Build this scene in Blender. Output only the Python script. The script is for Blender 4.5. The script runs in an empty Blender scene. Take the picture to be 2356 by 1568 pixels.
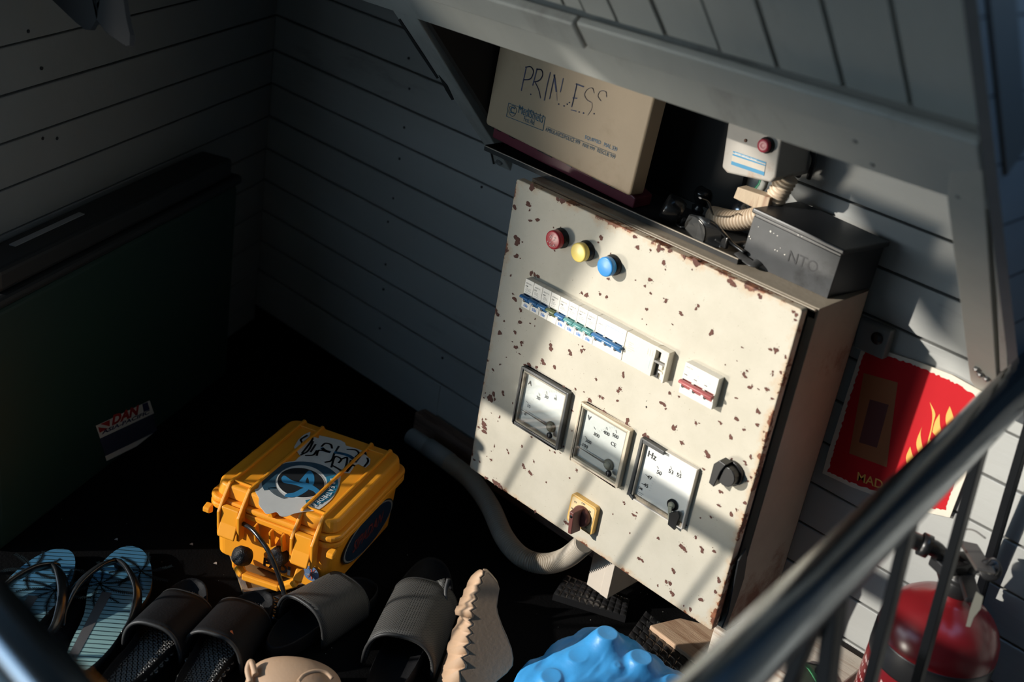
import bpy, bmesh, math, random
from mathutils import Vector, Matrix
from math import sin, cos, pi, radians

scene = bpy.context.scene
COL = scene.collection
random.seed(7)

# ------------------------------------------------------------------ camera
FOC = 2816.755                       # focal length in pixels of the 2356 px wide frame
CAMP = Vector((0.0, 0.0, 1.18))
CR = ((0.7070240, 0.6904272, 0.1530600), (0.4032213, -0.2157659, -0.8893018), (-0.5809730, 0.6904747, -0.4309466))
cd = bpy.data.cameras.new('camera')
cam = bpy.data.objects.new('camera', cd)
COL.objects.link(cam)
cd.sensor_width = 36.0
cd.lens = FOC / 2356 * 36.0
r0, r1, r2 = [Vector(v).normalized() for v in CR]
cm = Matrix(((r0.x, -r1.x, -r2.x), (r0.y, -r1.y, -r2.y), (r0.z, -r1.z, -r2.z))).to_4x4()
cm.translation = CAMP
cam.matrix_world = cm
cd.dof.use_dof = True
cd.dof.focus_distance = 1.80
cd.dof.aperture_fstop = 3.4
cd.clip_start = 0.02
scene.camera = cam

# ------------------------------------------------------------------ light
scene.view_settings.view_transform = 'Standard'
scene.view_settings.look = 'None'
scene.view_settings.exposure = 0.0
scene.view_settings.gamma = 1.0
scene.view_settings.use_curve_mapping = False

SUND = Vector((0.50, 0.80, -0.29)).normalized()      # the way the sunlight travels


def sun(name, d, strength, color, angle):
    l = bpy.data.lights.new(name, 'SUN')
    l.energy = strength
    l.color = color
    l.angle = radians(angle)
    o = bpy.data.objects.new(name, l)
    o.rotation_euler = d.to_track_quat('-Z', 'Y').to_euler()
    o.location = (-3, -5, 3)
    COL.objects.link(o)
    return o


sun('low_sun', SUND, 4.9, (1.0, 0.945, 0.86), 0.75)
sun('sea_glint', Vector((0.50, 0.80, 0.27)).normalized(), 1.5, (1.0, 0.92, 0.79), 9.0)   # the same sun off the water

w = bpy.data.worlds.new('sky')
scene.world = w
w.use_nodes = True
nt = w.node_tree
nt.nodes.clear()
out = nt.nodes.new('ShaderNodeOutputWorld')
bg = nt.nodes.new('ShaderNodeBackground')
tc = nt.nodes.new('ShaderNodeTexCoord')
sx = nt.nodes.new('ShaderNodeSeparateXYZ')
rp = nt.nodes.new('ShaderNodeValToRGB')
mr = nt.nodes.new('ShaderNodeMapRange')
mr.inputs['From Min'].default_value = -1
mr.inputs['From Max'].default_value = 1
nt.links.new(tc.outputs['Generated'], sx.inputs[0])
nt.links.new(sx.outputs['Z'], mr.inputs['Value'])
nt.links.new(mr.outputs[0], rp.inputs[0])
cr = rp.color_ramp
cr.elements[0].position = 0.0
cr.elements[0].color = (0.03, 0.045, 0.055, 1)
cr.elements[1].position = 1.0
cr.elements[1].color = (0.10, 0.19, 0.34, 1)
e = cr.elements.new(0.495); e.color = (0.06, 0.09, 0.11, 1)
e = cr.elements.new(0.505); e.color = (0.56, 0.65, 0.70, 1)
e = cr.elements.new(0.7); e.color = (0.15, 0.27, 0.42, 1)
bg.inputs['Strength'].default_value = 5.6
nt.links.new(rp.outputs[0], bg.inputs[0])
nt.links.new(bg.outputs[0], out.inputs[0])


# ------------------------------------------------------------------ where a pixel of the photograph lies on a plane of the place
def ray(px, py):
    a, b = (px - 1178) / FOC, (py - 784) / FOC
    return r0 * a + r1 * b + r2


def ony(px, py, y):
    r = ray(px, py)
    return CAMP + r * (y / r.y)


def onz(px, py, z):
    r = ray(px, py)
    return CAMP + r * ((z - 1.18) / r.z)


def onx(px, py, x):
    r = ray(px, py)
    return CAMP + r * (x / r.x)


# ------------------------------------------------------------------ materials
MATS = {}


def nd(t, kind, **kw):
    n = t.nodes.new('ShaderNode' + kind)
    for k, v in kw.items():
        setattr(n, k, v)
    return n


def mat(name, color, rough=0.5, metal=0.0, vary=0.12, scale=25.0, bump=0.0, bscale=120.0, spec=0.5, dirt=None, dirt_amt=0.0,
        stretch=None, alpha=1.0, trans=0.0):
    """painted or moulded surface: base colour with fine unevenness, optional dirt blotches and fine bump"""
    if name in MATS:
        return MATS[name]
    m = bpy.data.materials.new(name)
    m.use_nodes = True
    t = m.node_tree
    b = t.nodes['Principled BSDF']
    L = t.links
    co = nd(t, 'TexCoord')
    mp = nd(t, 'Mapping')
    L.new(co.outputs['Object'], mp.inputs[0])
    if stretch:
        mp.inputs['Scale'].default_value = stretch
    no = nd(t, 'TexNoise')
    no.inputs['Scale'].default_value = scale
    no.inputs['Detail'].default_value = 6
    no.inputs['Roughness'].default_value = 0.65
    L.new(mp.outputs[0], no.inputs['Vector'])
    mx = nd(t, 'MixRGB')
    mx.inputs[1].default_value = tuple(c * (1 - vary) for c in color) + (1,)
    mx.inputs[2].default_value = tuple(min(1, c * (1 + vary)) for c in color) + (1,)
    L.new(no.outputs['Fac'], mx.inputs[0])
    last = mx.outputs[0]
    if dirt:
        n2 = nd(t, 'TexNoise')
        n2.inputs['Scale'].default_value = scale * 0.35
        n2.inputs['Detail'].default_value = 8
        n2.inputs['Roughness'].default_value = 0.7
        L.new(mp.outputs[0], n2.inputs['Vector'])
        rr = nd(t, 'ValToRGB')
        rr.color_ramp.elements[0].position = 0.62 - dirt_amt * 0.25
        rr.color_ramp.elements[1].position = 0.72 - dirt_amt * 0.1
        L.new(n2.outputs['Fac'], rr.inputs[0])
        m2 = nd(t, 'MixRGB')
        L.new(rr.outputs[0], m2.inputs[0])
        L.new(last, m2.inputs[1])
        m2.inputs[2].default_value = tuple(dirt) + (1,)
        last = m2.outputs[0]
    L.new(last, b.inputs['Base Color'])
    b.inputs['Roughness'].default_value = rough
    b.inputs['Metallic'].default_value = metal
    b.inputs['Specular IOR Level'].default_value = spec
    b.inputs['Alpha'].default_value = alpha
    b.inputs['Transmission Weight'].default_value = trans
    if bump:
        n3 = nd(t, 'TexNoise')
        n3.inputs['Scale'].default_value = bscale
        n3.inputs['Detail'].default_value = 4
        L.new(mp.outputs[0], n3.inputs['Vector'])
        bp = nd(t, 'Bump')
        bp.inputs['Strength'].default_value = bump
        bp.inputs['Distance'].default_value = 0.002
        L.new(n3.outputs['Fac'], bp.inputs['Height'])
        L.new(bp.outputs[0], b.inputs['Normal'])
    MATS[name] = m
    return m


def wood(name, c1, c2, grain=(1, 12, 12), rough=0.75):
    if name in MATS:
        return MATS[name]
    m = mat(name, c1, rough, vary=0.2, scale=14, stretch=grain, bump=0.35, bscale=60, dirt=c2, dirt_amt=0.5)
    return m


def lattice(name, base, light, sx=260.0, sy=260.0, rough=0.6, depth=0.0012):
    """moulded foam with a fine raised weave"""
    if name in MATS:
        return MATS[name]
    m = bpy.data.materials.new(name)
    m.use_nodes = True
    t = m.node_tree
    b = t.nodes['Principled BSDF']
    L = t.links
    co = nd(t, 'TexCoord')
    mp = nd(t, 'Mapping')
    L.new(co.outputs['UV'], mp.inputs[0])
    br = nd(t, 'TexBrick')
    br.inputs['Scale'].default_value = 1.0
    br.inputs['Brick Width'].default_value = 1.0
    br.inputs['Row Height'].default_value = 0.8
    br.inputs['Mortar Size'].default_value = 0.22
    br.inputs['Mortar Smooth'].default_value = 0.3
    br.inputs['Color1'].default_value = tuple(base) + (1,)
    br.inputs['Color2'].default_value = tuple(base) + (1,)
    br.inputs['Mortar'].default_value = tuple(light) + (1,)
    mp.inputs['Scale'].default_value = (sx, sy, 1)
    L.new(mp.outputs[0], br.inputs['Vector'])
    L.new(br.outputs['Color'], b.inputs['Base Color'])
    b.inputs['Roughness'].default_value = rough
    bp = nd(t, 'Bump')
    bp.inputs['Strength'].default_value = 0.9
    bp.inputs['Distance'].default_value = depth
    L.new(br.outputs['Fac'], bp.inputs['Height'])
    L.new(bp.outputs[0], b.inputs['Normal'])
    MATS[name] = m
    return m


CREAM = (0.565, 0.525, 0.435)


def rusty_paint(name, x0, x1, z0, z1):
    """cream enamel with rust creeping in from the sheet edges"""
    m = bpy.data.materials.new(name)
    m.use_nodes = True
    t = m.node_tree
    b = t.nodes['Principled BSDF']
    L = t.links
    co = nd(t, 'TexCoord')
    sp = nd(t, 'SeparateXYZ')
    L.new(co.outputs['Object'], sp.inputs[0])

    def mth(op, a, c=None):
        n = nd(t, 'Math', operation=op)
        for i, v in enumerate((a, c)):
            if v is None:
                continue
            if isinstance(v, (int, float)):
                n.inputs[i].default_value = v
            else:
                L.new(v, n.inputs[i])
        return n.outputs[0]
    dx = mth('MINIMUM', mth('SUBTRACT', sp.outputs['X'], x0), mth('SUBTRACT', x1, sp.outputs['X']))
    dz = mth('MINIMUM', mth('SUBTRACT', sp.outputs['Z'], z0), mth('SUBTRACT', z1, sp.outputs['Z']))
    d = mth('MINIMUM', dx, dz)
    no = nd(t, 'TexNoise')
    no.inputs['Scale'].default_value = 26
    no.inputs['Detail'].default_value = 9
    no.inputs['Roughness'].default_value = 0.72
    L.new(co.outputs['Object'], no.inputs['Vector'])
    edge = mth('SUBTRACT', mth('MULTIPLY', no.outputs['Fac'], 0.060), mth('ADD', d, 0.0312))
    msk = nd(t, 'MapRange')
    msk.inputs['From Min'].default_value = 0.0
    msk.inputs['From Max'].default_value = 0.0006
    L.new(edge, msk.inputs['Value'])
    halo = nd(t, 'MapRange')
    halo.inputs['From Min'].default_value = -0.010
    halo.inputs['From Max'].default_value = 0.001
    L.new(edge, halo.inputs['Value'])
    n2 = nd(t, 'TexNoise')
    n2.inputs['Scale'].default_value = 9
    n2.inputs['Detail'].default_value = 8
    n2.inputs['Roughness'].default_value = 0.7
    L.new(co.outputs['Object'], n2.inputs['Vector'])
    base = nd(t, 'ValToRGB')
    base.color_ramp.elements[0].position = 0.3
    base.color_ramp.elements[0].color = (CREAM[0] * .86, CREAM[1] * .86, CREAM[2] * .84, 1)
    base.color_ramp.elements[1].position = 0.6
    base.color_ramp.elements[1].color = (CREAM[0], CREAM[1], CREAM[2], 1)
    L.new(n2.outputs['Fac'], base.inputs[0])
    # fine specks
    n4 = nd(t, 'TexNoise')
    n4.inputs['Scale'].default_value = 330
    n4.inputs['Detail'].default_value = 2
    L.new(co.outputs['Object'], n4.inputs['Vector'])
    sk = nd(t, 'MapRange')
    sk.inputs['From Min'].default_value = 0.72
    sk.inputs['From Max'].default_value = 0.76
    sk.inputs['To Max'].default_value = 0.7
    L.new(n4.outputs['Fac'], sk.inputs['Value'])
    a1 = nd(t, 'MixRGB')
    L.new(mth('MULTIPLY', halo.outputs[0], 0.45), a1.inputs[0])
    L.new(base.outputs[0], a1.inputs[1])
    a1.inputs[2].default_value = (0.50, 0.27, 0.10, 1)
    a2 = nd(t, 'MixRGB')
    L.new(sk.outputs[0], a2.inputs[0])
    L.new(a1.outputs[0], a2.inputs[1])
    a2.inputs[2].default_value = (0.30, 0.24, 0.17, 1)
    a3 = nd(t, 'MixRGB')
    L.new(msk.outputs[0], a3.inputs[0])
    L.new(a2.outputs[0], a3.inputs[1])
    rc = nd(t, 'ValToRGB')
    rc.color_ramp.elements[0].position = 0.35
    rc.color_ramp.elements[0].color = (0.10, 0.035, 0.022, 1)
    rc.color_ramp.elements[1].position = 0.65
    rc.color_ramp.elements[1].color = (0.30, 0.12, 0.06, 1)
    n5 = nd(t, 'TexNoise')
    n5.inputs['Scale'].default_value = 90
    L.new(co.outputs['Object'], n5.inputs['Vector'])
    L.new(n5.outputs['Fac'], rc.inputs[0])
    L.new(rc.outputs[0], a3.inputs[2])
    L.new(a3.outputs[0], b.inputs['Base Color'])
    b.inputs['Roughness'].default_value = 0.55
    b.inputs['Specular IOR Level'].default_value = 0.35
    bp = nd(t, 'Bump')
    bp.inputs['Strength'].default_value = 0.25
    bp.inputs['Distance'].default_value = 0.001
    L.new(msk.outputs[0], bp.inputs['Height'])
    L.new(bp.outputs[0], b.inputs['Normal'])
    MATS[name] = m
    return m


# ------------------------------------------------------------------ mesh building
class MB:
    def __init__(self):
        self.v, self.f, self.mi, self.sm, self.uv = [], [], [], [], {}

    def add(self, vs, fs, mi=0, smooth=False, uvs=None):
        o = len(self.v)
        self.v += [Vector(a) for a in vs]
        for k, f in enumerate(fs):
            if uvs:
                self.uv[len(self.f)] = [uvs[i] for i in f]
            self.f.append([o + i for i in f])
            self.mi.append(mi)
            self.sm.append(smooth)
        return self

    def box(self, a, b, mi=0, M=None):
        x0, y0, z0 = a
        x1, y1, z1 = b
        vs = [Vector(p) for p in ((x0, y0, z0), (x1, y0, z0), (x1, y1, z0), (x0, y1, z0), (x0, y0, z1), (x1, y0, z1), (x1, y1, z1), (x0, y1, z1))]
        if M is not None:
            vs = [M @ p for p in vs]
        return self.add(vs, [(0, 3, 2, 1), (4, 5, 6, 7), (0, 1, 5, 4), (1, 2, 6, 5), (2, 3, 7, 6), (3, 0, 4, 7)], mi)

    def bar(self, p, q, w, h, up=(0, 0, 1), mi=0):
        """straight rectangular bar from p to q"""
        p, q = Vector(p), Vector(q)
        d = (q - p).normalized()
        s = d.cross(Vector(up)).normalized()
        u = s.cross(d).normalized()
        vs = []
        for c in (p, q):
            for a, b in ((-1, -1), (1, -1), (1, 1), (-1, 1)):
                vs.append(c + s * (a * w / 2) + u * (b * h / 2))
        return self.add(vs, [(3, 2, 1, 0), (4, 5, 6, 7), (0, 1, 5, 4), (1, 2, 6, 5), (2, 3, 7, 6), (3, 0, 4, 7)], mi)

    def prism(self, pts, ext, mi=0, smooth=False):
        """polygon extruded by the vector ext"""
        ext = Vector(ext)
        n = len(pts)
        pts = [Vector(p) for p in pts]
        vs = pts + [p + ext for p in pts]
        fs = [tuple(range(n - 1, -1, -1)), tuple(range(n, 2 * n))] + [(i, (i + 1) % n, n + (i + 1) % n, n + i) for i in range(n)]
        o = len(self.f)
        self.add(vs, fs, mi)
        if smooth:
            for i in range(o + 2, len(self.f)):
                self.sm[i] = True
        return self

    def tube(self, pts, r, n=12, mi=0, flat=1.0, caps=True, up=None):
        pts = [Vector(p) for p in pts]
        N = len(pts)
        rs = r if isinstance(r, (list, tuple)) else [r] * N
        t0 = (pts[1] - pts[0]).normalized()
        u = Vector(up) if up else (Vector((0, 0, 1)) if abs(t0.z) < .9 else Vector((1, 0, 0)))
        vs = []
        for i, p in enumerate(pts):
            t = (pts[min(i + 1, N - 1)] - pts[max(i - 1, 0)]).normalized()
            u = (u - t * u.dot(t)).normalized()
            s = t.cross(u)
            for k in range(n):
                a = 2 * pi * k / n
                vs.append(p + (s * cos(a) + u * (sin(a) * flat)) * rs[i])
        fs = []
        for i in range(N - 1):
            for k in range(n):
                a, b = i * n + k, i * n + (k + 1) % n
                fs.append((a, b, b + n, a + n))
        o = len(self.f)
        self.add(vs, fs, mi, True)
        if caps:
            b = len(self.v) - len(vs)
            self.f.append([b + k for k in range(n - 1, -1, -1)]); self.mi.append(mi); self.sm.append(False)
            self.f.append([b + (N - 1) * n + k for k in range(n)]); self.mi.append(mi); self.sm.append(False)
        return self

    def lathe(self, base, axis, prof, n=32, mi=0, smooth=True):
        """prof: (radius, height along axis)"""
        base, ax = Vector(base), Vector(axis).normalized()
        s = ax.orthogonal().normalized()
        t = ax.cross(s)
        vs = []
        for r, h in prof:
            for k in range(n):
                a = 2 * pi * k / n
                vs.append(base + ax * h + (s * cos(a) + t * sin(a)) * max(r, 1e-5))
        fs = []
        for i in range(len(prof) - 1):
            for k in range(n):
                a, b = i * n + k, i * n + (k + 1) % n
                fs.append((a, b, b + n, a + n))
        o = len(self.v)
        self.add(vs, fs, mi, smooth)
        self.f.append([o + k for k in range(n - 1, -1, -1)]); self.mi.append(mi); self.sm.append(False)
        self.f.append([o + (len(prof) - 1) * n + k for k in range(n)]); self.mi.append(mi); self.sm.append(False)
        return self

    def ball(self, c, r, n=16, mi=0):
        c = Vector(c)
        r = Vector(r) if hasattr(r, '__len__') else Vector((r, r, r))
        vs, fs = [], []
        m = n // 2
        for i in range(m + 1):
            for k in range(n):
                a, b = pi * i / m, 2 * pi * k / n
                vs.append(c + Vector((r.x * sin(a) * cos(b), r.y * sin(a) * sin(b), r.z * cos(a))))
        for i in range(m):
            for k in range(n):
                a, b = i * n + k, i * n + (k + 1) % n
                fs.append((a, a + n, b + n, b))
        return self.add(vs, fs, mi, True)

    def grid(self, fn, nu, nv, mi=0, smooth=True, wrapu=False, uvscale=None):
        vs, uvs = [], []
        for i in range(nu + 1):
            for j in range(nv + 1):
                vs.append(fn(i / nu, j / nv))
                uvs.append((i / nu * (uvscale[0] if uvscale else 1), j / nv * (uvscale[1] if uvscale else 1)))
        fs = []
        for i in range(nu):
            for j in range(nv):
                a = i * (nv + 1) + j
                fs.append((a, a + nv + 1, a + nv + 2, a + 1))
        return self.add(vs, fs, mi, smooth, uvs)

    def xf(self, M):
        self.v = [M @ p for p in self.v]
        return self

    def build(self, name, mats, parent=None, bevel=0.0, solid=0.0, subsurf=0, doubles=True, seg=2, local=False):
        me = bpy.data.meshes.new(name)
        off = Vector((0, 0, 0))
        vs = self.v
        if not local:
            if parent is not None:
                p, off = parent, Vector((0, 0, 0))
                while p is not None:
                    off += p.location
                    p = p.parent
            else:
                xs = [p.x for p in vs]; ys = [p.y for p in vs]; zs = [p.z for p in vs]
                off = Vector(((min(xs) + max(xs)) / 2, (min(ys) + max(ys)) / 2, min(zs)))
        me.from_pydata([(p - off)[:] for p in vs], [], self.f)
        if self.uv:
            ul = me.uv_layers.new(name='UVMap')
            for i, poly in enumerate(me.polygons):
                if i in self.uv:
                    for li, c in zip(poly.loop_indices, self.uv[i]):
                        ul.data[li].uv = c
        for i, poly in enumerate(me.polygons):
            poly.material_index = self.mi[i]
            poly.use_smooth = self.sm[i]
        for m in (mats if isinstance(mats, (list, tuple)) else [mats]):
            me.materials.append(m)
        bm = bmesh.new()
        bm.from_mesh(me)
        if doubles:
            bmesh.ops.remove_doubles(bm, verts=bm.verts, dist=1e-6)
        bmesh.ops.recalc_face_normals(bm, faces=bm.faces)
        bm.to_mesh(me)
        bm.free()
        o = bpy.data.objects.new(name, me)
        COL.objects.link(o)
        if parent is not None:
            o.parent = parent
        elif not local:
            o.location = off
        if solid:
            md = o.modifiers.new('thickness', 'SOLIDIFY'); md.thickness = solid; md.offset = -1
        if bevel:
            md = o.modifiers.new('bevel', 'BEVEL'); md.width = bevel; md.segments = seg; md.limit_method = 'ANGLE'; md.angle_limit = radians(40)
            md.harden_normals = False
        if subsurf:
            md = o.modifiers.new('smooth', 'SUBSURF'); md.levels = subsurf; md.render_levels = subsurf
        return o


def tag(o, label, cat, group=None):
    o['label'] = label
    o['category'] = cat
    if group:
        o['group'] = group
    return o


def thing(name, label, cat, loc, group=None):
    o = bpy.data.objects.new(name, None)
    o.location = loc
    o.empty_display_size = 0.05
    COL.objects.link(o)
    return tag(o, label, cat, group)


def struct(o):
    o['kind'] = 'structure'
    return o


def smooth_path(pts, step=8):
    """Catmull-Rom through the points"""
    P = [Vector(p) for p in pts]
    P = [P[0] * 2 - P[1]] + P + [P[-1] * 2 - P[-2]]
    o = []
    for i in range(1, len(P) - 2):
        a, b, c, d = P[i - 1:i + 3]
        for k in range(step):
            t = k / step
            o.append(0.5 * ((2 * b) + (c - a) * t + (2 * a - 5 * b + 4 * c - d) * t * t + (3 * b - a - 3 * c + d) * t ** 3))
    o.append(P[-2])
    return o


def resample(path, step):
    o = [path[0]]
    acc = 0
    for a, b in zip(path, path[1:]):
        L = (b - a).length
        if L < 1e-9:
            continue
        while acc + L >= step:
            t = (step - acc) / L
            a = a.lerp(b, t)
            o.append(a.copy())
            L = (b - a).length
            acc = 0
        acc += L
    return o


def corrugated(path, r, pitch=0.005, amp=0.13, n=20):
    pts = resample(smooth_path(path, 12), pitch / 6)
    rs = [r * (1 - amp / 2 + amp * (0.5 + 0.5 * cos(2 * pi * i / 6)) * 1.0) for i in range(len(pts))]
    m = MB()
    m.tube(pts, rs, n)
    return m


_tc = {}


def text_mb(mb, s, origin, ux, uy, width=None, size=None, mi=0, thick=0.0004, center=False, shear=0.0, bold=0.0):
    """lettering laid on a plane: ux to the right, uy up, raised by thick along the plane's normal"""
    ux, uy = Vector(ux).normalized(), Vector(uy).normalized()
    n = ux.cross(uy)
    cu = bpy.data.curves.new('t', 'FONT')
    cu.body = s
    cu.size = 1.0
    cu.offset = bold
    cu.shear = shear
    cu.resolution_u = 3
    o = bpy.data.objects.new('t', cu)
    COL.objects.link(o)
    dg = bpy.context.evaluated_depsgraph_get()
    me = o.evaluated_get(dg).to_mesh()
    vs = [v.co.copy() for v in me.vertices]
    fs = [list(p.vertices) for p in me.polygons]
    o.evaluated_get(dg).to_mesh_clear()
    bpy.data.objects.remove(o)
    bpy.data.curves.remove(cu)
    if not vs:
        return
    x0, x1 = min(v.x for v in vs), max(v.x for v in vs)
    y0, y1 = min(v.y for v in vs), max(v.y for v in vs)
    sc = size / (y1 - y0) if size else width / (x1 - x0)
    scx = width / (x1 - x0) if width else sc
    ox = (x0 + x1) / 2 if center else x0
    oy = (y0 + y1) / 2 if center else y0
    P = [Vector(origin) + ux * ((v.x - ox) * scx) + uy * ((v.y - oy) * sc) + n * thick for v in vs]
    mb.add(P, fs, mi)


def ribbon(mb, pts, w, n, mi=0, thick=0.0004):
    """flat stroke of width w along points on a plane with normal n"""
    n = Vector(n).normalized()
    P = [Vector(p) + n * thick for p in pts]
    for a, b in zip(P, P[1:]):
        d = (b - a)
        if d.length < 1e-7:
            continue
        d.normalize()
        s = d.cross(n) * (w / 2)
        e = d * (w * 0.35)
        mb.add([a - s - e, b - s + e, b + s + e, a + s - e], [(0, 1, 2, 3)], mi)

# ================================================================== the place itself
GREY = (0.36, 0.365, 0.35)
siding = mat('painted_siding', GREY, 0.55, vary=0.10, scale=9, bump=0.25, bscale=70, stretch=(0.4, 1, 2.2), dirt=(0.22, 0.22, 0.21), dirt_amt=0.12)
siding_shade = mat('painted_siding_shaded', (0.26, 0.265, 0.26), 0.6, vary=0.10, scale=9, bump=0.25, bscale=70)  # same siding paint, darkened to carry the left wall's shade
boards = mat('painted_boards', (0.38, 0.38, 0.35), 0.5, vary=0.14, scale=7, bump=0.2, bscale=60, dirt=(0.25, 0.24, 0.22), dirt_amt=0.25, stretch=(2, 1, .5))
dark_gap = mat('dark_gap', (0.012, 0.012, 0.013), 0.9)
nailm = mat('nail_hole', (0.03, 0.03, 0.032), 0.8)
PITCH = 0.0669
WY = 1.45


def nz(k):
    return 0.518 + k * PITCH


m = MB()
rs = random.Random(3)
for k in range(-8, 22):
    z0, z1 = nz(k), nz(k + 1)
    if z1 < 0.0:
        continue
    x0 = -2.05 if z0 > 0.02 else -1.372
    if k == -8:
        z0, x0 = 0.0, -1.372
    if k == -7:
        m.box((-2.05, WY, 0.034), (-1.372, WY + 0.018, z1 - 0.0022))
        x0 = -1.372
    dy = rs.uniform(0, 0.0012)
    m.box((x0, WY + dy, max(0, z0) + (0.0016 if z0 > 0 else 0)), (0.7 if z0 < 1.15 else -.384, WY + 0.018, z1 - 0.0016))
o = struct(m.build('wall_back', siding, bevel=0.0016))
m = MB()
m.box((-2.1, WY + 0.018, 0.034), (0.7, WY + 0.03, 1.18))
m.box((-2.1, WY + 0.018, 1.18), (-.384, WY + 0.03, 2.15))
m.box((-1.372, WY + 0.018, 0.0), (0.7, WY + 0.03, 0.034))
m.box((-3.4, 1.56, -0.03), (-.384, 1.62, 2.15))  # outer boxes added to stop sky light leaking in behind the walls
m.box((-2.9, 0.9, -0.03), (-2.86, 1.6, 2.15))
m.box((-2.9, 0.9, -0.05), (-1.6, 1.6, -0.03))
struct(m.build('trim_2', dark_gap))
m = MB()
for px, py in ((942, 204), (940, 134), (930, 293), (919, 365), (905, 456), (893, 510), (887, 608), (882, 665), (874, 755), (1018, 823), (1150, 330), (1108, 430)):
    p = ony(px, py, WY)
    m.lathe(p, (0, -1, 0), [(0.0022, -0.001), (0.0022, 0.0009), (0.0005, 0.001)], 10)
h = m.build('nail_heads', nailm, o)

# left wall, closing in towards the camera
LC = Vector((-1.944, 1.45, 0))
LA = Vector((0.4464, -0.8948, 0))
LN = Vector((0.8948, 0.4464, 0))
LM = Matrix(((LA.x, -LN.x, 0, LC.x), (LA.y, -LN.y, 0, LC.y), (0, 0, 1, 0), (0, 0, 0, 1)))
m = MB()
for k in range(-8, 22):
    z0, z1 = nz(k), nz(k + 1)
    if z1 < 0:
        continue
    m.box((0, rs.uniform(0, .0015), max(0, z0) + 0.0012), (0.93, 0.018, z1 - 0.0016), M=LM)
wl = struct(m.build('wall_left', siding_shade, bevel=0.0016))
m = MB()
m.box((-0.12, 0.018, -0.03), (0.93, 0.035, 2.15), M=LM)
struct(m.build('trim_3', dark_gap))
m = MB()
for px, py in ((65, 72), (96, 157), (131, 318), (98, 318)):
    r = ray(px, py)
    p = CAMP + r * ((LC - CAMP).dot(LN) / r.dot(LN))
    m.lathe(p, LN, [(0.0025, -0.001), (0.0025, 0.001), (0.0005, 0.0012)], 10)
m.build('nail_heads', nailm, wl)

# right side panel, seen edge-on beyond the sloping frame
m = MB()
m.prism([Vector((-0.398, y, z)) for y, z in ((1.449, .537), (1.449, 1.95), (.036, 1.95))], (0.013, 0, 0))
for k in range(1, 22):
    z = nz(k)
    if 1.986 - z < 1.44:
        m.box((-0.3853, 1.987 - z, z - .0011), (-0.3846, 1.449, z + .0011), 1)
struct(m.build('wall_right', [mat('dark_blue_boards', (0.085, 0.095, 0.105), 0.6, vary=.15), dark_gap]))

# floor
rubber = mat('black_rubber_floor', (0.0035, 0.0035, 0.0038), 0.8, vary=0.3, scale=60, bump=0.35, bscale=260, spec=0.05)
m = MB()
m.box((-2.3, 0.44, -0.03), (0.7, 1.62, 0.0))
fl = struct(m.build('floor', rubber))
m = MB()
rr = random.Random(5)
for i in range(70):
    px, py = rr.uniform(60, 1650), rr.uniform(1180, 1560)
    p = onz(px, py, 0.0)
    s = rr.uniform(0.0004, 0.0014)
    m.add([p + Vector((cos(a) * s * rr.uniform(.5, 1), sin(a) * s * rr.uniform(.5, 1), 0.0006)) for a in (0, 1.5, 3, 4.6)], [(0, 1, 2, 3)])
for px, py in ((441, 1252), (268, 1241), (496, 1296), (550, 1240)):
    p = onz(px, py, 0.0)
    m.add([p + Vector((cos(a) * .0035, sin(a) * .0035, 0.0008)) for a in (0, 2.0, 2.6, 4.2)], [(0, 1, 2, 3)])
gr = m.build('grit', mat('grit', (0.35, 0.34, 0.32), 0.8))
tag(gr, 'pale crumbs of grit scattered over the black rubber floor', 'grit')
gr['kind'] = 'stuff'

dimb = mat('dark_blocker', (0.07, 0.07, 0.068), 0.8)  # dark tone keeps bounced light low on the unseen blockers
# unseen roof, plus a cut screen and walls added to shade the nook
m = MB()
m.box((-3.4, -0.80, 2.15), (-.384, 1.62, 2.20))
m.box((-.384, -0.80, 2.15), (1.6, 0.55, 2.20))
struct(m.build('ceiling', dimb))
bnd = [(-4.2, 1.0), (-2.36, 1.02), (-2.315, 1.08), (-2.29, 1.184), (-2.26, 1.279), (-2.22, 1.37), (-2.20, 1.44), (-2.175, 1.56), (-2.15, 1.565), (-2.115, 1.54), (-2.08, 1.515), (-2.05, 1.49), (-1.93, 1.408),
       (-1.84, 1.372), (-1.6, 1.35), (1.6, 1.35), (1.6, 2.15), (-4.2, 2.15)]
m = MB()
m.prism([(x, -0.80, z) for x, z in bnd], (0, 0.02, 0))  # added screen, its outline cut to throw the sun's shadow edge
m.box((-1.0, -0.80, 0.0), (1.6, -0.78, 1.36))  # lower panels added to narrow the sky light and glint
m.box((-1.88, -0.80, 0.0), (-1.0, -0.78, 0.80))
struct(m.build('light_screen', dimb))
m = MB()
m.box((1.58, -0.80, 0.0), (1.6, 0.57, 2.15))  # unseen walls added to cut sky and bounced light from the right
m.box((0.16, 0.55, 0.0), (0.18, 1.449, 1.18))
struct(m.build('light_blocker', dimb))
m = MB()
m.box((-1.0, -0.80, -0.03), (1.6, 0.16, 0.0))
m.box((0.70, 0.16, -0.03), (1.6, 1.62, 0.0))
struct(m.build('trim_8', rubber))


# ================================================================== the sloping boarded frame (45 degrees, leaning in towards the wall)
CP = 2.01
FN = Vector((0, -0.70711, -0.70711))


def onp(px, py, c=CP):
    r = ray(px, py)
    return CAMP + r * ((c - 1.18) / (r.y + r.z))


def PL(x, dz, out=0.0):
    z = 0.860 + 0.038 * (x + 0.44) + dz
    return Vector((x, CP - z, z)) + FN * out


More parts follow.
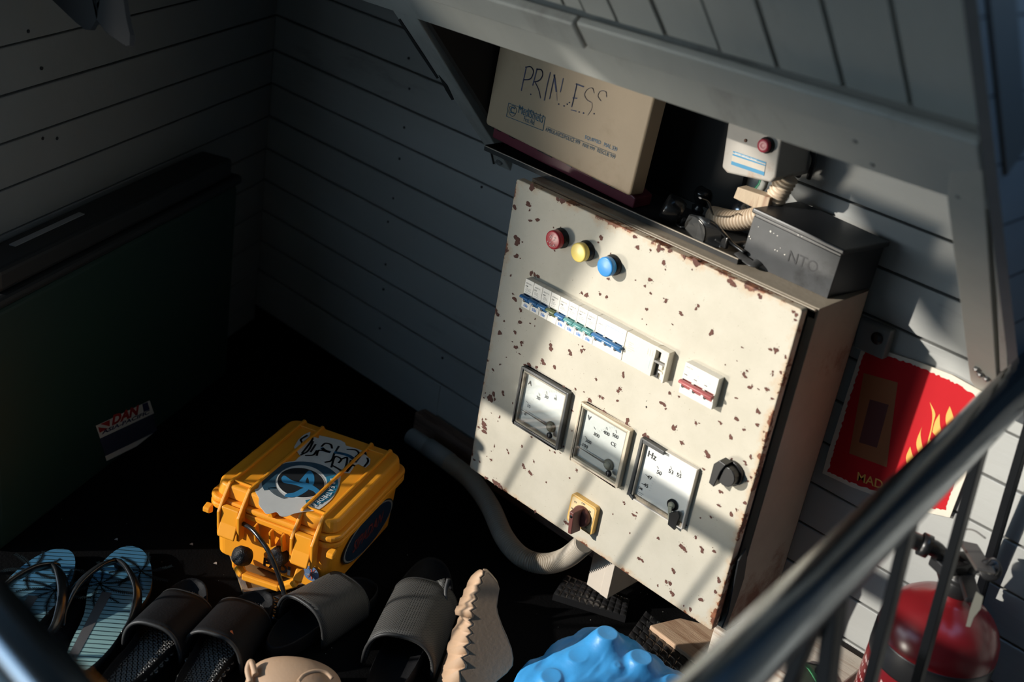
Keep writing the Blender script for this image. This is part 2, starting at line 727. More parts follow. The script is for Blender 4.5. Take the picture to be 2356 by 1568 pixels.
def slab(m, x0, x1, d0, d1, o0, o1, mi=0):
    vs = [PL(x, d, o) for o in (o0, o1) for (x, d) in ((x0, d0), (x1, d0), (x1, d1), (x0, d1))]
    m.add(vs, [(0, 1, 2, 3), (7, 6, 5, 4), (0, 4, 5, 1), (1, 5, 6, 2), (2, 6, 7, 3), (3, 7, 4, 0)], mi)


gx = [onp(*p).x for p in ((1303, 25), (1353, 44), (1428, 63), (1538, 97), (1662, 132), (1795, 174), (1944, 215), (2098, 262))]
pitch = (gx[-1] - gx[3]) / 4
xs = [gx[0] - pitch * k for k in (5, 4, 3, 2, 1)] + gx + [-0.405]
m = MB()
for a, b in zip(xs, xs[1:]):
    slab(m, a + 0.0022, b - 0.0022, 0.086, 0.80, -0.016, rs.uniform(-0.001, 0.001))
slab(m, xs[0], -0.405, 0.084, 0.80, -0.03, -0.016, 1)
struct(m.build('wall_5', [boards, dark_gap], bevel=0.0012))
m = MB()
slab(m, -1.62, -0.408, -0.002, 0.080, -0.022, 0.004)
struct(m.build('trim_4', boards, bevel=0.002))
jx = gx[1] - 0.004
for i, (a, b, o_) in enumerate(((-1.62, jx - 0.001, 0.019), (jx + 0.001, -0.400, 0.016))):
    m = MB()
    slab(m, a, b, 0.054, 0.0855, 0.004, o_)
    struct(m.build('trim_%d' % (5 + i), boards, bevel=0.004, seg=3))
m = MB()
slab(m, -0.4035, -0.3818, 0.05, 0.80, -0.03, 0.008)
struct(m.build('trim_7', mat('side_board_paint', (0.035, 0.037, 0.038), 0.6), bevel=0.002))
m = MB()
for px, py in ((1972, 318), (2012, 372), (2209, 445), (1323, 62), (1395, 86), (1335, 62)):
    p = onp(px, py) + FN * 0.0042
    m.lathe(p - FN * .001, FN, [(0.003, 0), (0.003, .0014), (.001, .0016)], 10)
m.build('screw_heads', mat('screw_grey', (0.18, 0.18, 0.17), 0.6), bpy.data.objects['trim_4'])


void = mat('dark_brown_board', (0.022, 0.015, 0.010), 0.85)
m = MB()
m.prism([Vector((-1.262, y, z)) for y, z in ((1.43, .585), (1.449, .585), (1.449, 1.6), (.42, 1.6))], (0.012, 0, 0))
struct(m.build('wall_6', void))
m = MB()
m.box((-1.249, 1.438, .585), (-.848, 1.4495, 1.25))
struct(m.build('trim_9', mat('black_panel', (.012, .012, .012), .8)))  # flat black panel over the siding behind the first aid box


def inplane(m, pts, thick, out, mi=0):
    m.prism([onp(*p) + FN * out for p in pts], FN * -thick, mi)


bolt = mat('galvanised_bolt', (0.30, 0.30, 0.30), 0.4, 0.7)
t = thing('wooden_brace', 'grey painted wooden brace sloping down left of the beige first aid box', 'brace', onp(1170, 420))
m = MB()
inplane(m, [(900, 20), (958, 40), (1190, 418), (1176, 428), (1158, 400), (1048, 234)], 0.02, 0.0)
m.build('board', boards, t, bevel=0.0015)
for pts in ([(917, 45), (921, 42), (978, 128), (1010, 178), (1006, 180), (960, 112)], [(1010, 172), (1030, 196), (1045, 228), (1040, 229), (1026, 206)], [(1128, 345), (1131, 344), (1138, 376), (1135, 377)]):
    m = MB()
    inplane(m, pts, 0.001, 0.0012)
    m.build('split', dark_gap, t)
for px, py in ((1150, 371), (1162, 398)):
    m = MB()
    m.lathe(onp(px, py), FN, [(0.006, 0), (0.006, .004), (.004, .006)], 6, smooth=False)
    m.build('bolt', bolt, t)
t = thing('wooden_brace', 'grey painted wooden brace right of the red fire notice, pinkish at its bolted foot', 'brace', onp(2265, 890))
m = MB()
inplane(m, [(2184, 448), (2190, 385), (2268, 385), (2299, 885), (2262, 905), (2236, 868)], 0.02, 0.0045)
m.build('board', mat('brace_paint', (0.44, 0.42, 0.37), 0.6, vary=.15, scale=12, bump=.2, bscale=60), t, bevel=0.0015)
m = MB()
inplane(m, [(2280, 470), (2292, 440), (2306, 487), (2316, 700), (2322, 846), (2303, 851), (2296, 690)], 0.014, 0.003)
m.build('side_strip', boards, t, bevel=0.0015)
for px, py in ((2253, 840), (2262, 852), (2276, 862)):
    m = MB()
    m.lathe(onp(px, py) + FN * .0045, FN, [(0.0045, 0), (0.0045, .003), (.002, .005)], 6, smooth=False)
    m.build('bolt', bolt, t)

# dark pointed cloths hanging by the left wall
hang = mat('dark_cloth', (0.012, 0.012, 0.013), 0.9)
t = thing('hanging_pennant', 'two dark pointed cloth tips hanging in front of the left wall', 'pennant', ony(230, 20, 0.80))
for pts in ([(100, -60), (120, 0), (175, 52), (196, 68), (208, 68), (222, 45), (240, -60)], [(200, -60), (222, 45), (245, 75), (290, 106), (298, 104), (299, 80), (290, 40), (275, -60)]):
    m = MB()
    m.prism([ony(*p, 0.80) for p in pts], (0.004, 0.004, 0))
    m.build('cloth_tip', hang, t)

# ================================================================== steel railing round the viewer
chrome = mat('dark_polished_steel', (0.24, 0.28, 0.32), 0.15, 1.0, vary=0.05)
blackm = mat('black_painted_steel', (0.0045, 0.0055, 0.007), 0.38, 0.0, spec=0.22)
ZR = 0.654
A = onz(1800, 1430, ZR)
B = onz(2300, 930, ZR)
dR = (B - A).normalized()
YR = 0.262
Cn = A + dR * ((YR - A.y) / dR.y)
t = thing('railing', 'steel stair railing with a round polished handrail and slim black bars, close to the viewer', 'railing', (Cn.x, Cn.y, 0.0))
end = A + dR * ((1.40 - A.y) / dR.y)
m = MB()
m.tube([Vector((-2.5, YR, ZR)), Cn + Vector((-0.05, 0, 0)), Cn + Vector((-0.015, .006, 0)), Cn + Vector((-0.004, .02, 0)), Cn + dR * 0.06, end], 0.0222, 28)
m.build('handrail', chrome, t)
bd = Vector((0, 0.43, -1))
def balus(p, L=0.72, w=0.011, d=None):
    m = MB()
    d = Vector(d or bd)
    m.bar(p, p + d * L, w, w * 0.7, up=(1, 0, 0))
    m.build('baluster', blackm, t, bevel=0.001)
    return p + d * L
for px, py in ((2178, 1140), (2344, 975), (2490, 840)):
    y = onz(px, py, ZR).y
    balus(A + dR * ((y - A.y) / dR.y) + Vector((0, 0, -0.012)), .632, .0150, Vector((.047, .10, -1)))
pp = A + dR * ((0.795 - A.y) / dR.y) + Vector((0, 0, -0.012))
balus(pp + Vector((0.001, .004, 0)), .62, .018, Vector((.14, .10, -1)))
balus(pp + Vector((0, -.006, 0)), .62, .016, Vector((-.087, .10, -1)))
for i in range(8):
    balus(Vector((-1.265 - 0.118 * i, YR, ZR - 0.012)), 0.60, 0.007)

# ================================================================== the electrical cabinet
DY = 1.27                      # front of its door
DX0, DX1, DZ0, DZ1 = -1.112, -0.6255, 0.1385, 0.630
EX = Vector((1, 0, 0)); EZ = Vector((0, 0, 1)); EO = Vector((0, -1, 0))
cab = thing('electrical_cabinet', 'rust-spotted cream steel electrical cabinet with dials and breakers on its door', 'electrical cabinet', (-0.87, 1.36, 0.125))
cx, cz = -0.87, 0.125
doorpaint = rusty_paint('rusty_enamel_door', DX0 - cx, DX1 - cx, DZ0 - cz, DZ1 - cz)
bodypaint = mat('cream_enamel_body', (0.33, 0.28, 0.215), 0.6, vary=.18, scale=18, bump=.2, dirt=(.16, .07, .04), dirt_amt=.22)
blackp = mat('black_plastic', (0.012, 0.012, 0.013), 0.35, spec=0.5)
whitep = mat('white_plastic', (0.74, 0.72, 0.66), 0.4, vary=0.05)
ink = mat('black_print', (0.03, 0.03, 0.035), 0.7)
greyink = mat('grey_print', (0.28, 0.28, 0.28), 0.7)
rust = mat('bare_rust', (0.120, 0.050, 0.037), 0.85, vary=0.45, scale=160, bump=0.6, bscale=400)


def rrect(cx_, cz_, w, h, r, n=5):
    """rounded rectangle outline in x,z"""
    o = []
    for sx_, sz_, a0 in ((1, 1, 0), (-1, 1, 90), (-1, -1, 180), (1, -1, 270)):
        for i in range(n + 1):
            a = radians(a0 + 90 * i / n)
            o.append((cx_ + sx_ * (w / 2 - r) + r * cos(a), cz_ + sz_ * (h / 2 - r) + r * sin(a)))
    return o


# door: folded sheet with a returned edge
m = MB()
m.prism([(x, DY, z) for x, z in rrect((DX0 + DX1) / 2, (DZ0 + DZ1) / 2, DX1 - DX0, DZ1 - DZ0, 0.004, 3)], (0, 0.014, 0))

# paint chips down to rust, one thin raised flake mesh on the door
SPOTS = []
def sp(scale, ox, oy, s):
    v = list(map(int, s.split()))
    for i in range(0, len(v), 3):
        SPOTS.append((ox + v[i] / scale, oy + v[i + 1] / scale, v[i + 2] / scale))
sp(3.92, 1100, 380, "330 378 18 455 352 22 465 405 9 470 498 14 535 492 17 270 615 13 350 660 26 352 700 24 400 692 7 255 768 12 345 818 20 380 838 6 295 992 9 315 1160 8 330 1205 20 385 1305 15 165 1310 16 178 1345 18 235 1405 9 378 1412 17 515 1386 7 470 1425 7 195 1510 20 335 1505 15 125 1480 14 485 200 24 597 237 12 720 305 16 760 322 22 800 335 16 1110 655 17 1085 695 8 1440 740 17 1415 645 15 1555 765 9 1580 690 17 1630 750 22 1660 755 14 1730 770 16 1840 812 22 1860 830 14 1965 880 26 1995 885 14 1675 880 17 1690 940 7 1930 940 6 1550 1030 16 1505 1090 10 1175 1022 12 1420 1035 6 1555 1155 10 1100 1160 11 1160 1185 12 935 1152 11 980 1170 18 1695 1220 14 1675 1200 6 1520 1298 12 1985 1265 12 1965 1295 11 1828 1335 16 1755 1435 7 2105 1510 19 2280 1050 22 2305 1075 20 1520 1435 5 1480 1385 5 480 975 18 540 1000 16 510 985 14 680 560 6 745 558 5 1195 795 6 690 770 7")
sp(4.284, 1150, 600, "130 320 6 345 640 6 300 615 7 215 800 16 213 830 10 125 795 7 160 850 20 195 915 8 65 948 6 500 835 20 505 865 20 690 890 16 698 920 16 805 885 16 830 875 9 815 840 8 840 872 5 775 825 4 425 975 12 432 1010 17 540 1048 16 415 965 6 290 1020 18 250 1025 12 362 1045 15 1215 1105 12 1218 1135 13 1165 1285 13 1185 1260 14 950 1165 11 985 1335 10 1010 1350 12 885 1370 18 1160 1375 12 1600 1400 20 1625 1425 12 1635 1457 9 1675 1300 14 1765 1335 9 1445 1440 7 745 1262 10 830 1290 6 630 1240 14 640 1268 9 530 1190 8 1030 1500 28 30 1290 12 35 1320 10")
sp(5.8, 1060, 820, "360 50 16 430 172 18 525 103 12 400 560 44 440 500 26 380 540 30 455 570 18 330 485 10 310 548 12 560 470 17 568 505 15 693 620 11 410 752 7 520 805 15 497 860 8 312 900 36 318 950 28 315 1000 32 240 940 17 290 835 14 335 835 12 180 960 9 450 1195 13 408 1260 7 622 1245 14 638 1285 14 818 1195 16 410 1380 12 185 1375 15 255 1400 12 350 1328 7 842 1450 14 855 1490 13 978 1400 12 925 1545 20 1090 60 20 1108 90 18 1255 140 17 1010 140 16 1720 580 24 1850 525 11 1895 548 12 2095 585 9 2168 225 14 2172 265 15 2100 455 17 2130 430 16 1810 305 12 1535 435 12 1645 470 7 1375 405 14 1405 440 16 2225 850 28 2215 900 26 2245 945 24 1910 750 28 1945 770 24 1490 720 14 1485 990 9 1240 340 9 1555 1510 10 1550 1535 9 945 1070 14 1190 1250 9 1255 1275 14 1330 1285 9 1375 1200 12 915 110 18 870 118 14")
sp(4.61, 1280, 900, "1245 385 22 1270 375 10 1325 540 17 1345 555 10 1600 660 22 1612 690 20 1590 640 16 1480 335 14 1515 335 7 1735 325 13 1745 345 8 1910 290 19 2135 205 18 2150 225 12 2135 355 17 1990 405 13 1850 485 19 1565 825 12 2060 690 15 2000 745 12 2010 770 10 1860 715 9 1740 1060 16 1760 1070 9 1725 1210 14 1855 1300 19 1910 1250 10 1640 1330 12 1530 1340 8 1375 1415 10 825 1310 18 855 1285 9 715 1175 11 722 1195 8 780 1500 8 215 835 11 140 915 7 600 1300 7 935 465 22 965 490 20 985 510 12 1480 1545 14 1080 1555 14 95 1385 18 120 1400 14 2065 910 12 2030 950 10 2000 1180 16 1780 715 5")
sp(3.927, 1180, 1250, "1140 135 14 1165 148 15 1525 28 20 1550 45 16 1565 70 9 1710 45 15 1712 70 14 1820 70 14 1445 235 14 1458 258 13 1385 345 14 1420 360 16 1310 378 9 1432 440 15 1448 462 14 1700 505 18 1605 592 15 1860 315 13 1862 340 14 1832 435 14 1545 560 7 1005 280 9 1330 515 16 1370 530 20 1400 555 14 1620 665 6 840 180 14 870 195 16 760 120 8 680 65 14")
sp(3.564, 900, 960, "1135 445 12 1148 462 13 1080 390 11 1090 412 11 820 345 10 1170 360 8 1272 530 7 1463 495 7 1145 770 9 1182 770 10 680 345 10 850 530 22 880 550 22 905 575 14 780 495 14 1030 680 18 1060 695 18 1380 925 18 1420 945 16 1450 975 14 1270 830 9")
sp(5.227, 1600, 640, "430 40 20 450 75 22 770 205 18 785 230 18 180 668 14 205 655 17 905 855 16 970 860 22 960 880 16 1085 945 15 565 830 10 580 1150 18 600 1180 17 618 1108 11 932 1120 11 932 1160 12 1030 1130 14 650 1310 18 680 1300 12 757 1330 10 855 1335 18 880 1340 12 490 1438 12 925 1445 14 360 1038 7 500 990 6 1180 400 16 1215 440 18 1200 500 14")
rr = random.Random(11)
for px, py, s in SPOTS:
    c = ony(px, py, DY)
    if not (DX0 + .001 < c.x < DX1 - .001 and DZ0 + .001 < c.z < DZ1 - .001):
        continue
    R = s * 0.80 / 1000
    n = max(10, min(26, int(s * 2.2)))
    ph = [rr.uniform(0, 6.28) for _ in range(4)]
    am = [rr.uniform(.10, .28), rr.uniform(.08, .2), rr.uniform(.05, .16), rr.uniform(.05, .12)]
    asp = rr.uniform(0.75, 1.2)
    pts = []
    for i in range(n):
        a = 2 * pi * i / n
        q = 1 + am[0] * sin(2 * a + ph[0]) + am[1] * sin(3 * a + ph[1]) + am[2] * sin(5 * a + ph[2]) + am[3] * sin(9 * a + ph[3]) + rr.uniform(-.12, .12)
        pts.append(Vector((min(DX1 - .0003, max(DX0 + .0003, c.x + R * q * cos(a) / asp)), DY - 0.00025, c.z + R * q * sin(a) * asp)))
    m.add([Vector((c.x, DY - 0.0003, c.z))] + pts, [(0, 1 + i, 1 + (i + 1) % n) for i in range(n)], 1)
    for k in range(rr.choice((0, 1, 1, 2, 3)) if R > .0016 else 0):       # small satellites
        a = rr.uniform(0, 6.28)
        d = R * rr.uniform(1.3, 2.0)
        q = Vector((c.x + d * cos(a), DY - 0.00028, c.z + d * sin(a)))
        if DX0 + .001 < q.x < DX1 - .001:
            s2 = rr.uniform(.0003, .0008)
            m.add([q + Vector((cos(b) * s2 * rr.uniform(.6, 1.2), 0, sin(b) * s2 * rr.uniform(.6, 1.2))) for b in (0, 1.2, 2.5, 3.7, 5)], [(0, 1, 2, 3, 4)], 1)
door = m.build('door', [doorpaint, rust], cab, bevel=0.0015)
# keyhole marks
m = MB()
for px, py, a, b_ in ((1487, 935, .0011, .0032), (1487, 922, .0005, .0012)):
    c = ony(px, py, DY)
    m.lathe(c, EO, [(a, -.001), (a, .0004), (.0001, .0005)], 10)
m.build('keyhole', ink, door)

# body: open box behind the door
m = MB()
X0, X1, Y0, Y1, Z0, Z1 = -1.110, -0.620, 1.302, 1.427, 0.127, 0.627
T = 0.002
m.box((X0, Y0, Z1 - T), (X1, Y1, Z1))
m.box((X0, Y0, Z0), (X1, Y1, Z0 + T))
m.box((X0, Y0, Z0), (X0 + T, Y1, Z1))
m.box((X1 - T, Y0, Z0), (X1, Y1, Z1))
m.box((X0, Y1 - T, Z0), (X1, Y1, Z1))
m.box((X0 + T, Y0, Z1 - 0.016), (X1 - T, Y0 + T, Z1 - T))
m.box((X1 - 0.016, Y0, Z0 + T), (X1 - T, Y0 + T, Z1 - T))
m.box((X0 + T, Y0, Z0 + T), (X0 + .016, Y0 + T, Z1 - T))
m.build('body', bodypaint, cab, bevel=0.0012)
m = MB()
m.box((X0 + .004, Y0 - 0.006, Z1 - 0.0045), (X1 - .002, Y0 + .002, Z1 - 0.001))
m.build('top_lip', mat('cream_lip', (.50, .43, .33), .5, vary=.2, dirt=(.2, .1, .06), dirt_amt=.25), cab, bevel=0.001)
gask = mat('black_gasket', (0.010, 0.011, 0.012), 0.6)
m = MB()
m.box((X1 - 0.020, DY + 0.014, Z0 + .01), (X1 - 0.012, Y0 + .001, Z1 - .012))
m.box((X0 + 0.012, DY + 0.014, Z1 - .020), (X1 - 0.012, Y0 + .001, Z1 - .013))
m.box((X0 + 0.012, DY + 0.014, Z0 + .01), (X0 + 0.020, Y0 + .001, Z1 - .012))
m.box((X0 + 0.012, DY + 0.014, Z0 + .01), (X1 - 0.012, Y0 + .001, Z0 + .018))
gpx = [(1676, 1410), (1700, 1290), (1717, 1262), (1719, 1285), (1712, 1330), (1697, 1375), (1680, 1420), (1668, 1440), (1662, 1445)]
m.prism([onx(px, py, X1 + 0.0022) for px, py in gpx], (-0.002, 0, 0))
m.build('gasket', gask, cab)
for z in (0.2, 0.55):
    m = MB()
    m.box((X0 + .03, Y1, z), (X1 - .03, WY - 0.0005, z + .03))
    m.build('mounting_rail', mat('rail_steel', (0.2, 0.19, 0.17), .6), cab)
m = MB()
m.box((-0.886, 1.335, 0.022), (-0.843, 1.42, 0.1265))
m.box((-0.858, 1.334, 0.022), (-0.8425, 1.3352, 0.1265))
m.build('support_block', mat('support_paint', (0.60, 0.53, 0.45), .6, vary=.12, dirt=(.35, .22, .13), dirt_amt=.3), cab, bevel=.0015)

# three signal lamps
def lens_mat(name, col, em=0.0):
    mm = mat(name, col, 0.30, vary=.05, spec=.4)
    return mm
for nm, (px, py), col, lab in (('red', (1240 + 325 / 10.45, 510 + 440 / 10.45), (0.50, 0.030, 0.045), 'red signal lamp with a scuffed lens'),
                               ('yellow', (1240 + 935 / 10.45, 510 + 745 / 10.45), (0.86, 0.66, 0.16), 'yellow signal lamp'),
                               ('blue', (1240 + 1575 / 10.45, 510 + 1090 / 10.45), (0.04, 0.26, 0.62), 'blue signal lamp')):
    c = ony(px, py, DY - 0.019)
    base = Vector((c.x, DY, c.z))
    m = MB()
    m.lathe(base, EO, [(0.0148, 0.0), (0.0148, 0.002), (0.0125, 0.0035), (0.0125, 0.010)], 36)
    L_ = m.build('signal_lamp', blackp, cab)
    L_['label'] = lab
    m = MB()
    m.lathe(base, EO, [(0.0125, 0.0095), (0.0137, 0.010), (0.0137, 0.0165), (0.0134, 0.0180), (0.0126, 0.0188), (0.0115, 0.0190), (0.0001, 0.0196)], 40)
    lens = m.build('lens', lens_mat('lens_' + nm, col), L_)
    if nm == 'red':
        m = MB()
        for i in range(46):
            a, d = rr.uniform(0, 6.28), 0.0095 * math.sqrt(rr.random())
            q = base + Vector((cos(a) * d, -0.0200, sin(a) * d - .001))
            s2 = rr.uniform(.0002, .0008)
            m.add([q + Vector((cos(b) * s2, 0, sin(b) * s2 * 1.6)) for b in (0.3, 1.6, 3.2, 4.9)], [(0, 1, 2, 3)])
        m.build('scuff', mat('scuff_white', (0.75, 0.6, 0.58), .5), L_)

# modular breakers
leverblue = mat('lever_blue', (0.045, 0.17, 0.38), 0.35)
leverdeep = mat('lever_deep_blue', (0.03, 0.14, 0.36), 0.35)
levergreen = mat('lever_green', (0.13, 0.17, 0.085), 0.4)
leverteal = mat('lever_teal', (0.12, 0.34, 0.33), 0.35)
leverred = mat('lever_red', (0.42, 0.11, 0.11), 0.4)
markblue = mat('blue_sticker', (0.12, 0.25, 0.55), 0.5)
ZT = 0.630 - 0.1300                    # top of the 45 mm faces
HF = 0.0126


def dbox(m, u0, u1, v0, v1, h0, h1, mi=0):
    """box on the door: u,v in mm from the door's top left corner, h out of the door"""
    m.box((DX0 + u0 / 1000, DY - h1 / 1000, 0.630 - v1 / 1000), (DX0 + u1 / 1000, DY - h0 / 1000, 0.630 - v0 / 1000), mi)


def dpt(u, v, h):
    return Vector((DX0 + u / 1000, DY - h / 1000, 0.630 - v / 1000))


def mcb(u, w, lever, name, lab=None, n=1, barw=None):
    """w mm wide face with a recessed toggle row"""
    m = MB()
    g = 0.15
    dbox(m, u + g, u + w - g, 130, 153.5, 0, 12.6)
    dbox(m, u + g, u + w - g, 165.5, 175, 0, 12.6)
    dbox(m, u + g, u + w - g, 153.5, 165.5, 0, 6.5)
    for i in range(n + 1):
        a = u + w * i / n
        lo = a if i == 0 else a - 2.3
        hi = a if i == n else a + 2.3
        dbox(m, lo + g, hi - g, 153.5, 165.5, 6, 13.6)
    b = m.build(name, whitep, cab, bevel=0.0004)
    if lab:
        b['label'] = lab
    m = MB()
    pts = []
    for i in range(n):
        a0, a1 = u + w * i / n + 2.6, u + w * (i + 1) / n - 2.6
        cy, cz_ = DY - 0.0065, 0.630 - 0.1605
        prof = [(cy - .0075 * cos(radians(q)), cz_ + .0062 * sin(radians(q))) for q in range(-90, 91, 20)]
        m.prism([Vector((DX0 + a0 / 1000, y, z)) for y, z in prof], ((a1 - a0) / 1000, 0, 0))
    # the grip, a bar across the toggle
    u0, u1 = u + 0.4, u + w - 0.4
    gy, gz = DY - 0.0165, 0.630 - 0.1565
    m.prism([Vector((DX0 + u0 / 1000, gy + .0046 * cos(radians(q)), gz + .0027 * sin(radians(q)))) for q in range(0, 360, 30)], ((u1 - u0) / 1000, 0, 0), smooth=True)
    m.build('lever', lever, b, bevel=0.0003)
    m = MB()
    for i in range(n):
        a0 = u + w * i / n
        dbox(m, a0 + 2.5, a0 + 3.6, 156, 165.6, 6.4, 6.8)
        dbox(m, a0 + 2.4, a0 + 5.2, 158.5, 166.5, 11, 13.0)
    m.build('slot', blackp, b)
    return b


levers = [leverdeep, leverblue, leverblue, levergreen, leverblue, leverteal, leverteal, leverteal]
names8 = ['leftmost, deep blue lever', 'second from left, blue lever', 'third from left, blue lever', 'olive green lever', 'blue lever right of the olive one', 'first teal lever', 'middle teal lever', 'last teal lever']
U = [59.7, 77.1, 94.4, 111.6, 129.0, 146.5, 164.0, 181.4, 199.0]
for i in range(8):
    b = mcb(U[i], U[i + 1] - U[i], levers[i], 'circuit_breaker', 'narrow circuit breaker, ' + names8[i])
    m = MB()
    o_ = dpt(U[i] + 3, 139, 12.7)
    text_mb(m, 'BHW-T4', dpt(U[i] + 3, 137, 12.7), EX, EZ, width=.010, mi=0)
    text_mb(m, 'C32' if i in (3,) else 'C16', dpt(U[i] + 2.5, 141.2, 12.7), EX, EZ, width=.0045, size=.0018, mi=1, bold=.03)
    for k, v in enumerate((143.6, 145.4, 147.0, 149.6)):
        dbox(m, U[i] + 3, U[i] + rr.uniform(9, 14), v, v + .35, 12.6, 12.75)
    if i not in (3,):
        dbox(m, U[i] + 4.4, U[i] + 6.2, 168.3, 172.6, 12.6, 12.8, 2)
        dbox(m, U[i] + 7, U[i] + 12, 169.2, 172.6, 12.6, 12.8, 2)
        dbox(m, U[i] + 7, U[i] + 10, 167.8, 168.7, 12.6, 12.8, 2)
    m.build('printed_marking', [greyink, ink, markblue], b)
rb = mcb(199.3, 53.0, leverblue, 'residual_current_breaker', 'wide breaker with a single long blue lever', 3)
m = MB()
dbox(m, 215, 247, 136.2, 136.6, 12.6, 12.8, 1)
text_mb(m, 'BHW-T4', dpt(203, 140, 12.7), EX, EZ, width=.008)
for v in (143.5, 146, 148.5, 151):
    dbox(m, 203, 203 + rr.uniform(3, 7), v, v + .35, 12.6, 12.75)
dbox(m, 216.2, 216.5, 137, 153, 12.6, 12.7)
m.build('printed_marking', [greyink, markblue], rb)
# add-on block with an open end bay
m = MB()
dbox(m, 252.9, 304, 130, 175.5, 0, 12.6)
dbox(m, 304, 325.8, 130, 134.5, 0, 12.6)
dbox(m, 304, 311, 134.5, 175.5, 0, 3)
dbox(m, 311, 322.5, 134.5, 149, 0, 9)
dbox(m, 322.5, 325.8, 134.5, 175.5, 0, 12.6)
dbox(m, 313, 319, 153, 160, 0, 11)
dbox(m, 314.5, 322.5, 158, 176, 0, 6)
dbox(m, 312.5, 320, 163, 166, 0, 9.5)
ab = m.build('breaker_side_block', mat('aged_plastic', (0.70, 0.66, 0.56), .45), cab, bevel=.0006)
m = MB()
dbox(m, 304.5, 311, 150.5, 176, 3, 5)
dbox(m, 304.6, 322.5, 149.5, 152.6, 3, 12.2, 1)
dbox(m, 305, 309, 136, 148, 3, 4)
m.build('toggle', [blackp, mat('grey_plastic', (.25, .24, .22), .5)], ab, bevel=.0004)
m = MB()
for v in (143, 146, 149, 152, 155):
    dbox(m, 259, 259 + rr.uniform(6, 14), v, v + .3, 12.6, 12.75)
dbox(m, 296, 296.3, 138, 147, 12.6, 12.75); dbox(m, 300, 300.3, 138, 147, 12.6, 12.75); dbox(m, 292, 292.3, 138, 147, 12.6, 12.75)
dbox(m, 298, 298.8, 152, 166, 12.6, 12.75, 1)
m.build('printed_marking', [greyink, mat('pale_blue_print', (.35, .5, .6), .6)], ab)
# main breaker
mb_ = mcb(353.0, 54.3, leverred, 'main_breaker', 'three pole main breaker with a dull red lever', 3)
m = MB()
dbox(m, 355, 404, 137.4, 137.8, 12.6, 12.8, 2)
for u, v in ((355, 146), (371, 147), (388, 147)):
    dbox(m, u, u + 5, v, v + 1.0, 12.6, 12.8, 1)
text_mb(m, 'BHW-T4', dpt(356, 136, 12.7), EX, EZ, width=.010)
for u in (357, 375, 392):
    for v in (140.5, 142.5, 150):
        dbox(m, u, u + rr.uniform(3, 7), v, v + .35, 12.6, 12.75)
m.build('printed_marking', [greyink, ink, mat('pale_blue_print', (.35, .5, .6), .6)], mb_)

# dials
dial_white = mat('dial_white', (0.80, 0.81, 0.77), 0.45, vary=.03)
tealframe = mat('dark_grey_frame', (0.060, 0.062, 0.062), 0.45)
creamframe = mat('cream_frame', (0.66, 0.56, 0.42), 0.5)
innerw = mat('meter_inner_wall', (0.48, 0.42, 0.33), 0.6)
glassm = bpy.data.materials.new('clear_window')
glassm.use_nodes = True
t_ = glassm.node_tree
t_.nodes.clear()
go = nd(t_, 'OutputMaterial'); gmx = nd(t_, 'MixShader'); gt = nd(t_, 'BsdfTransparent'); gg = nd(t_, 'BsdfGlossy'); gf = nd(t_, 'Fresnel')
gg.inputs['Roughness'].default_value = 0.03
gf.inputs['IOR'].default_value = 1.45
gt.inputs['Color'].default_value = (0.96, 0.97, 0.97, 1)
gmx.inputs[0].default_value = 0.06; t_.links.new(gt.outputs[0], gmx.inputs[1]); t_.links.new(gg.outputs[0], gmx.inputs[2]); t_.links.new(gmx.outputs[0], go.inputs[0])

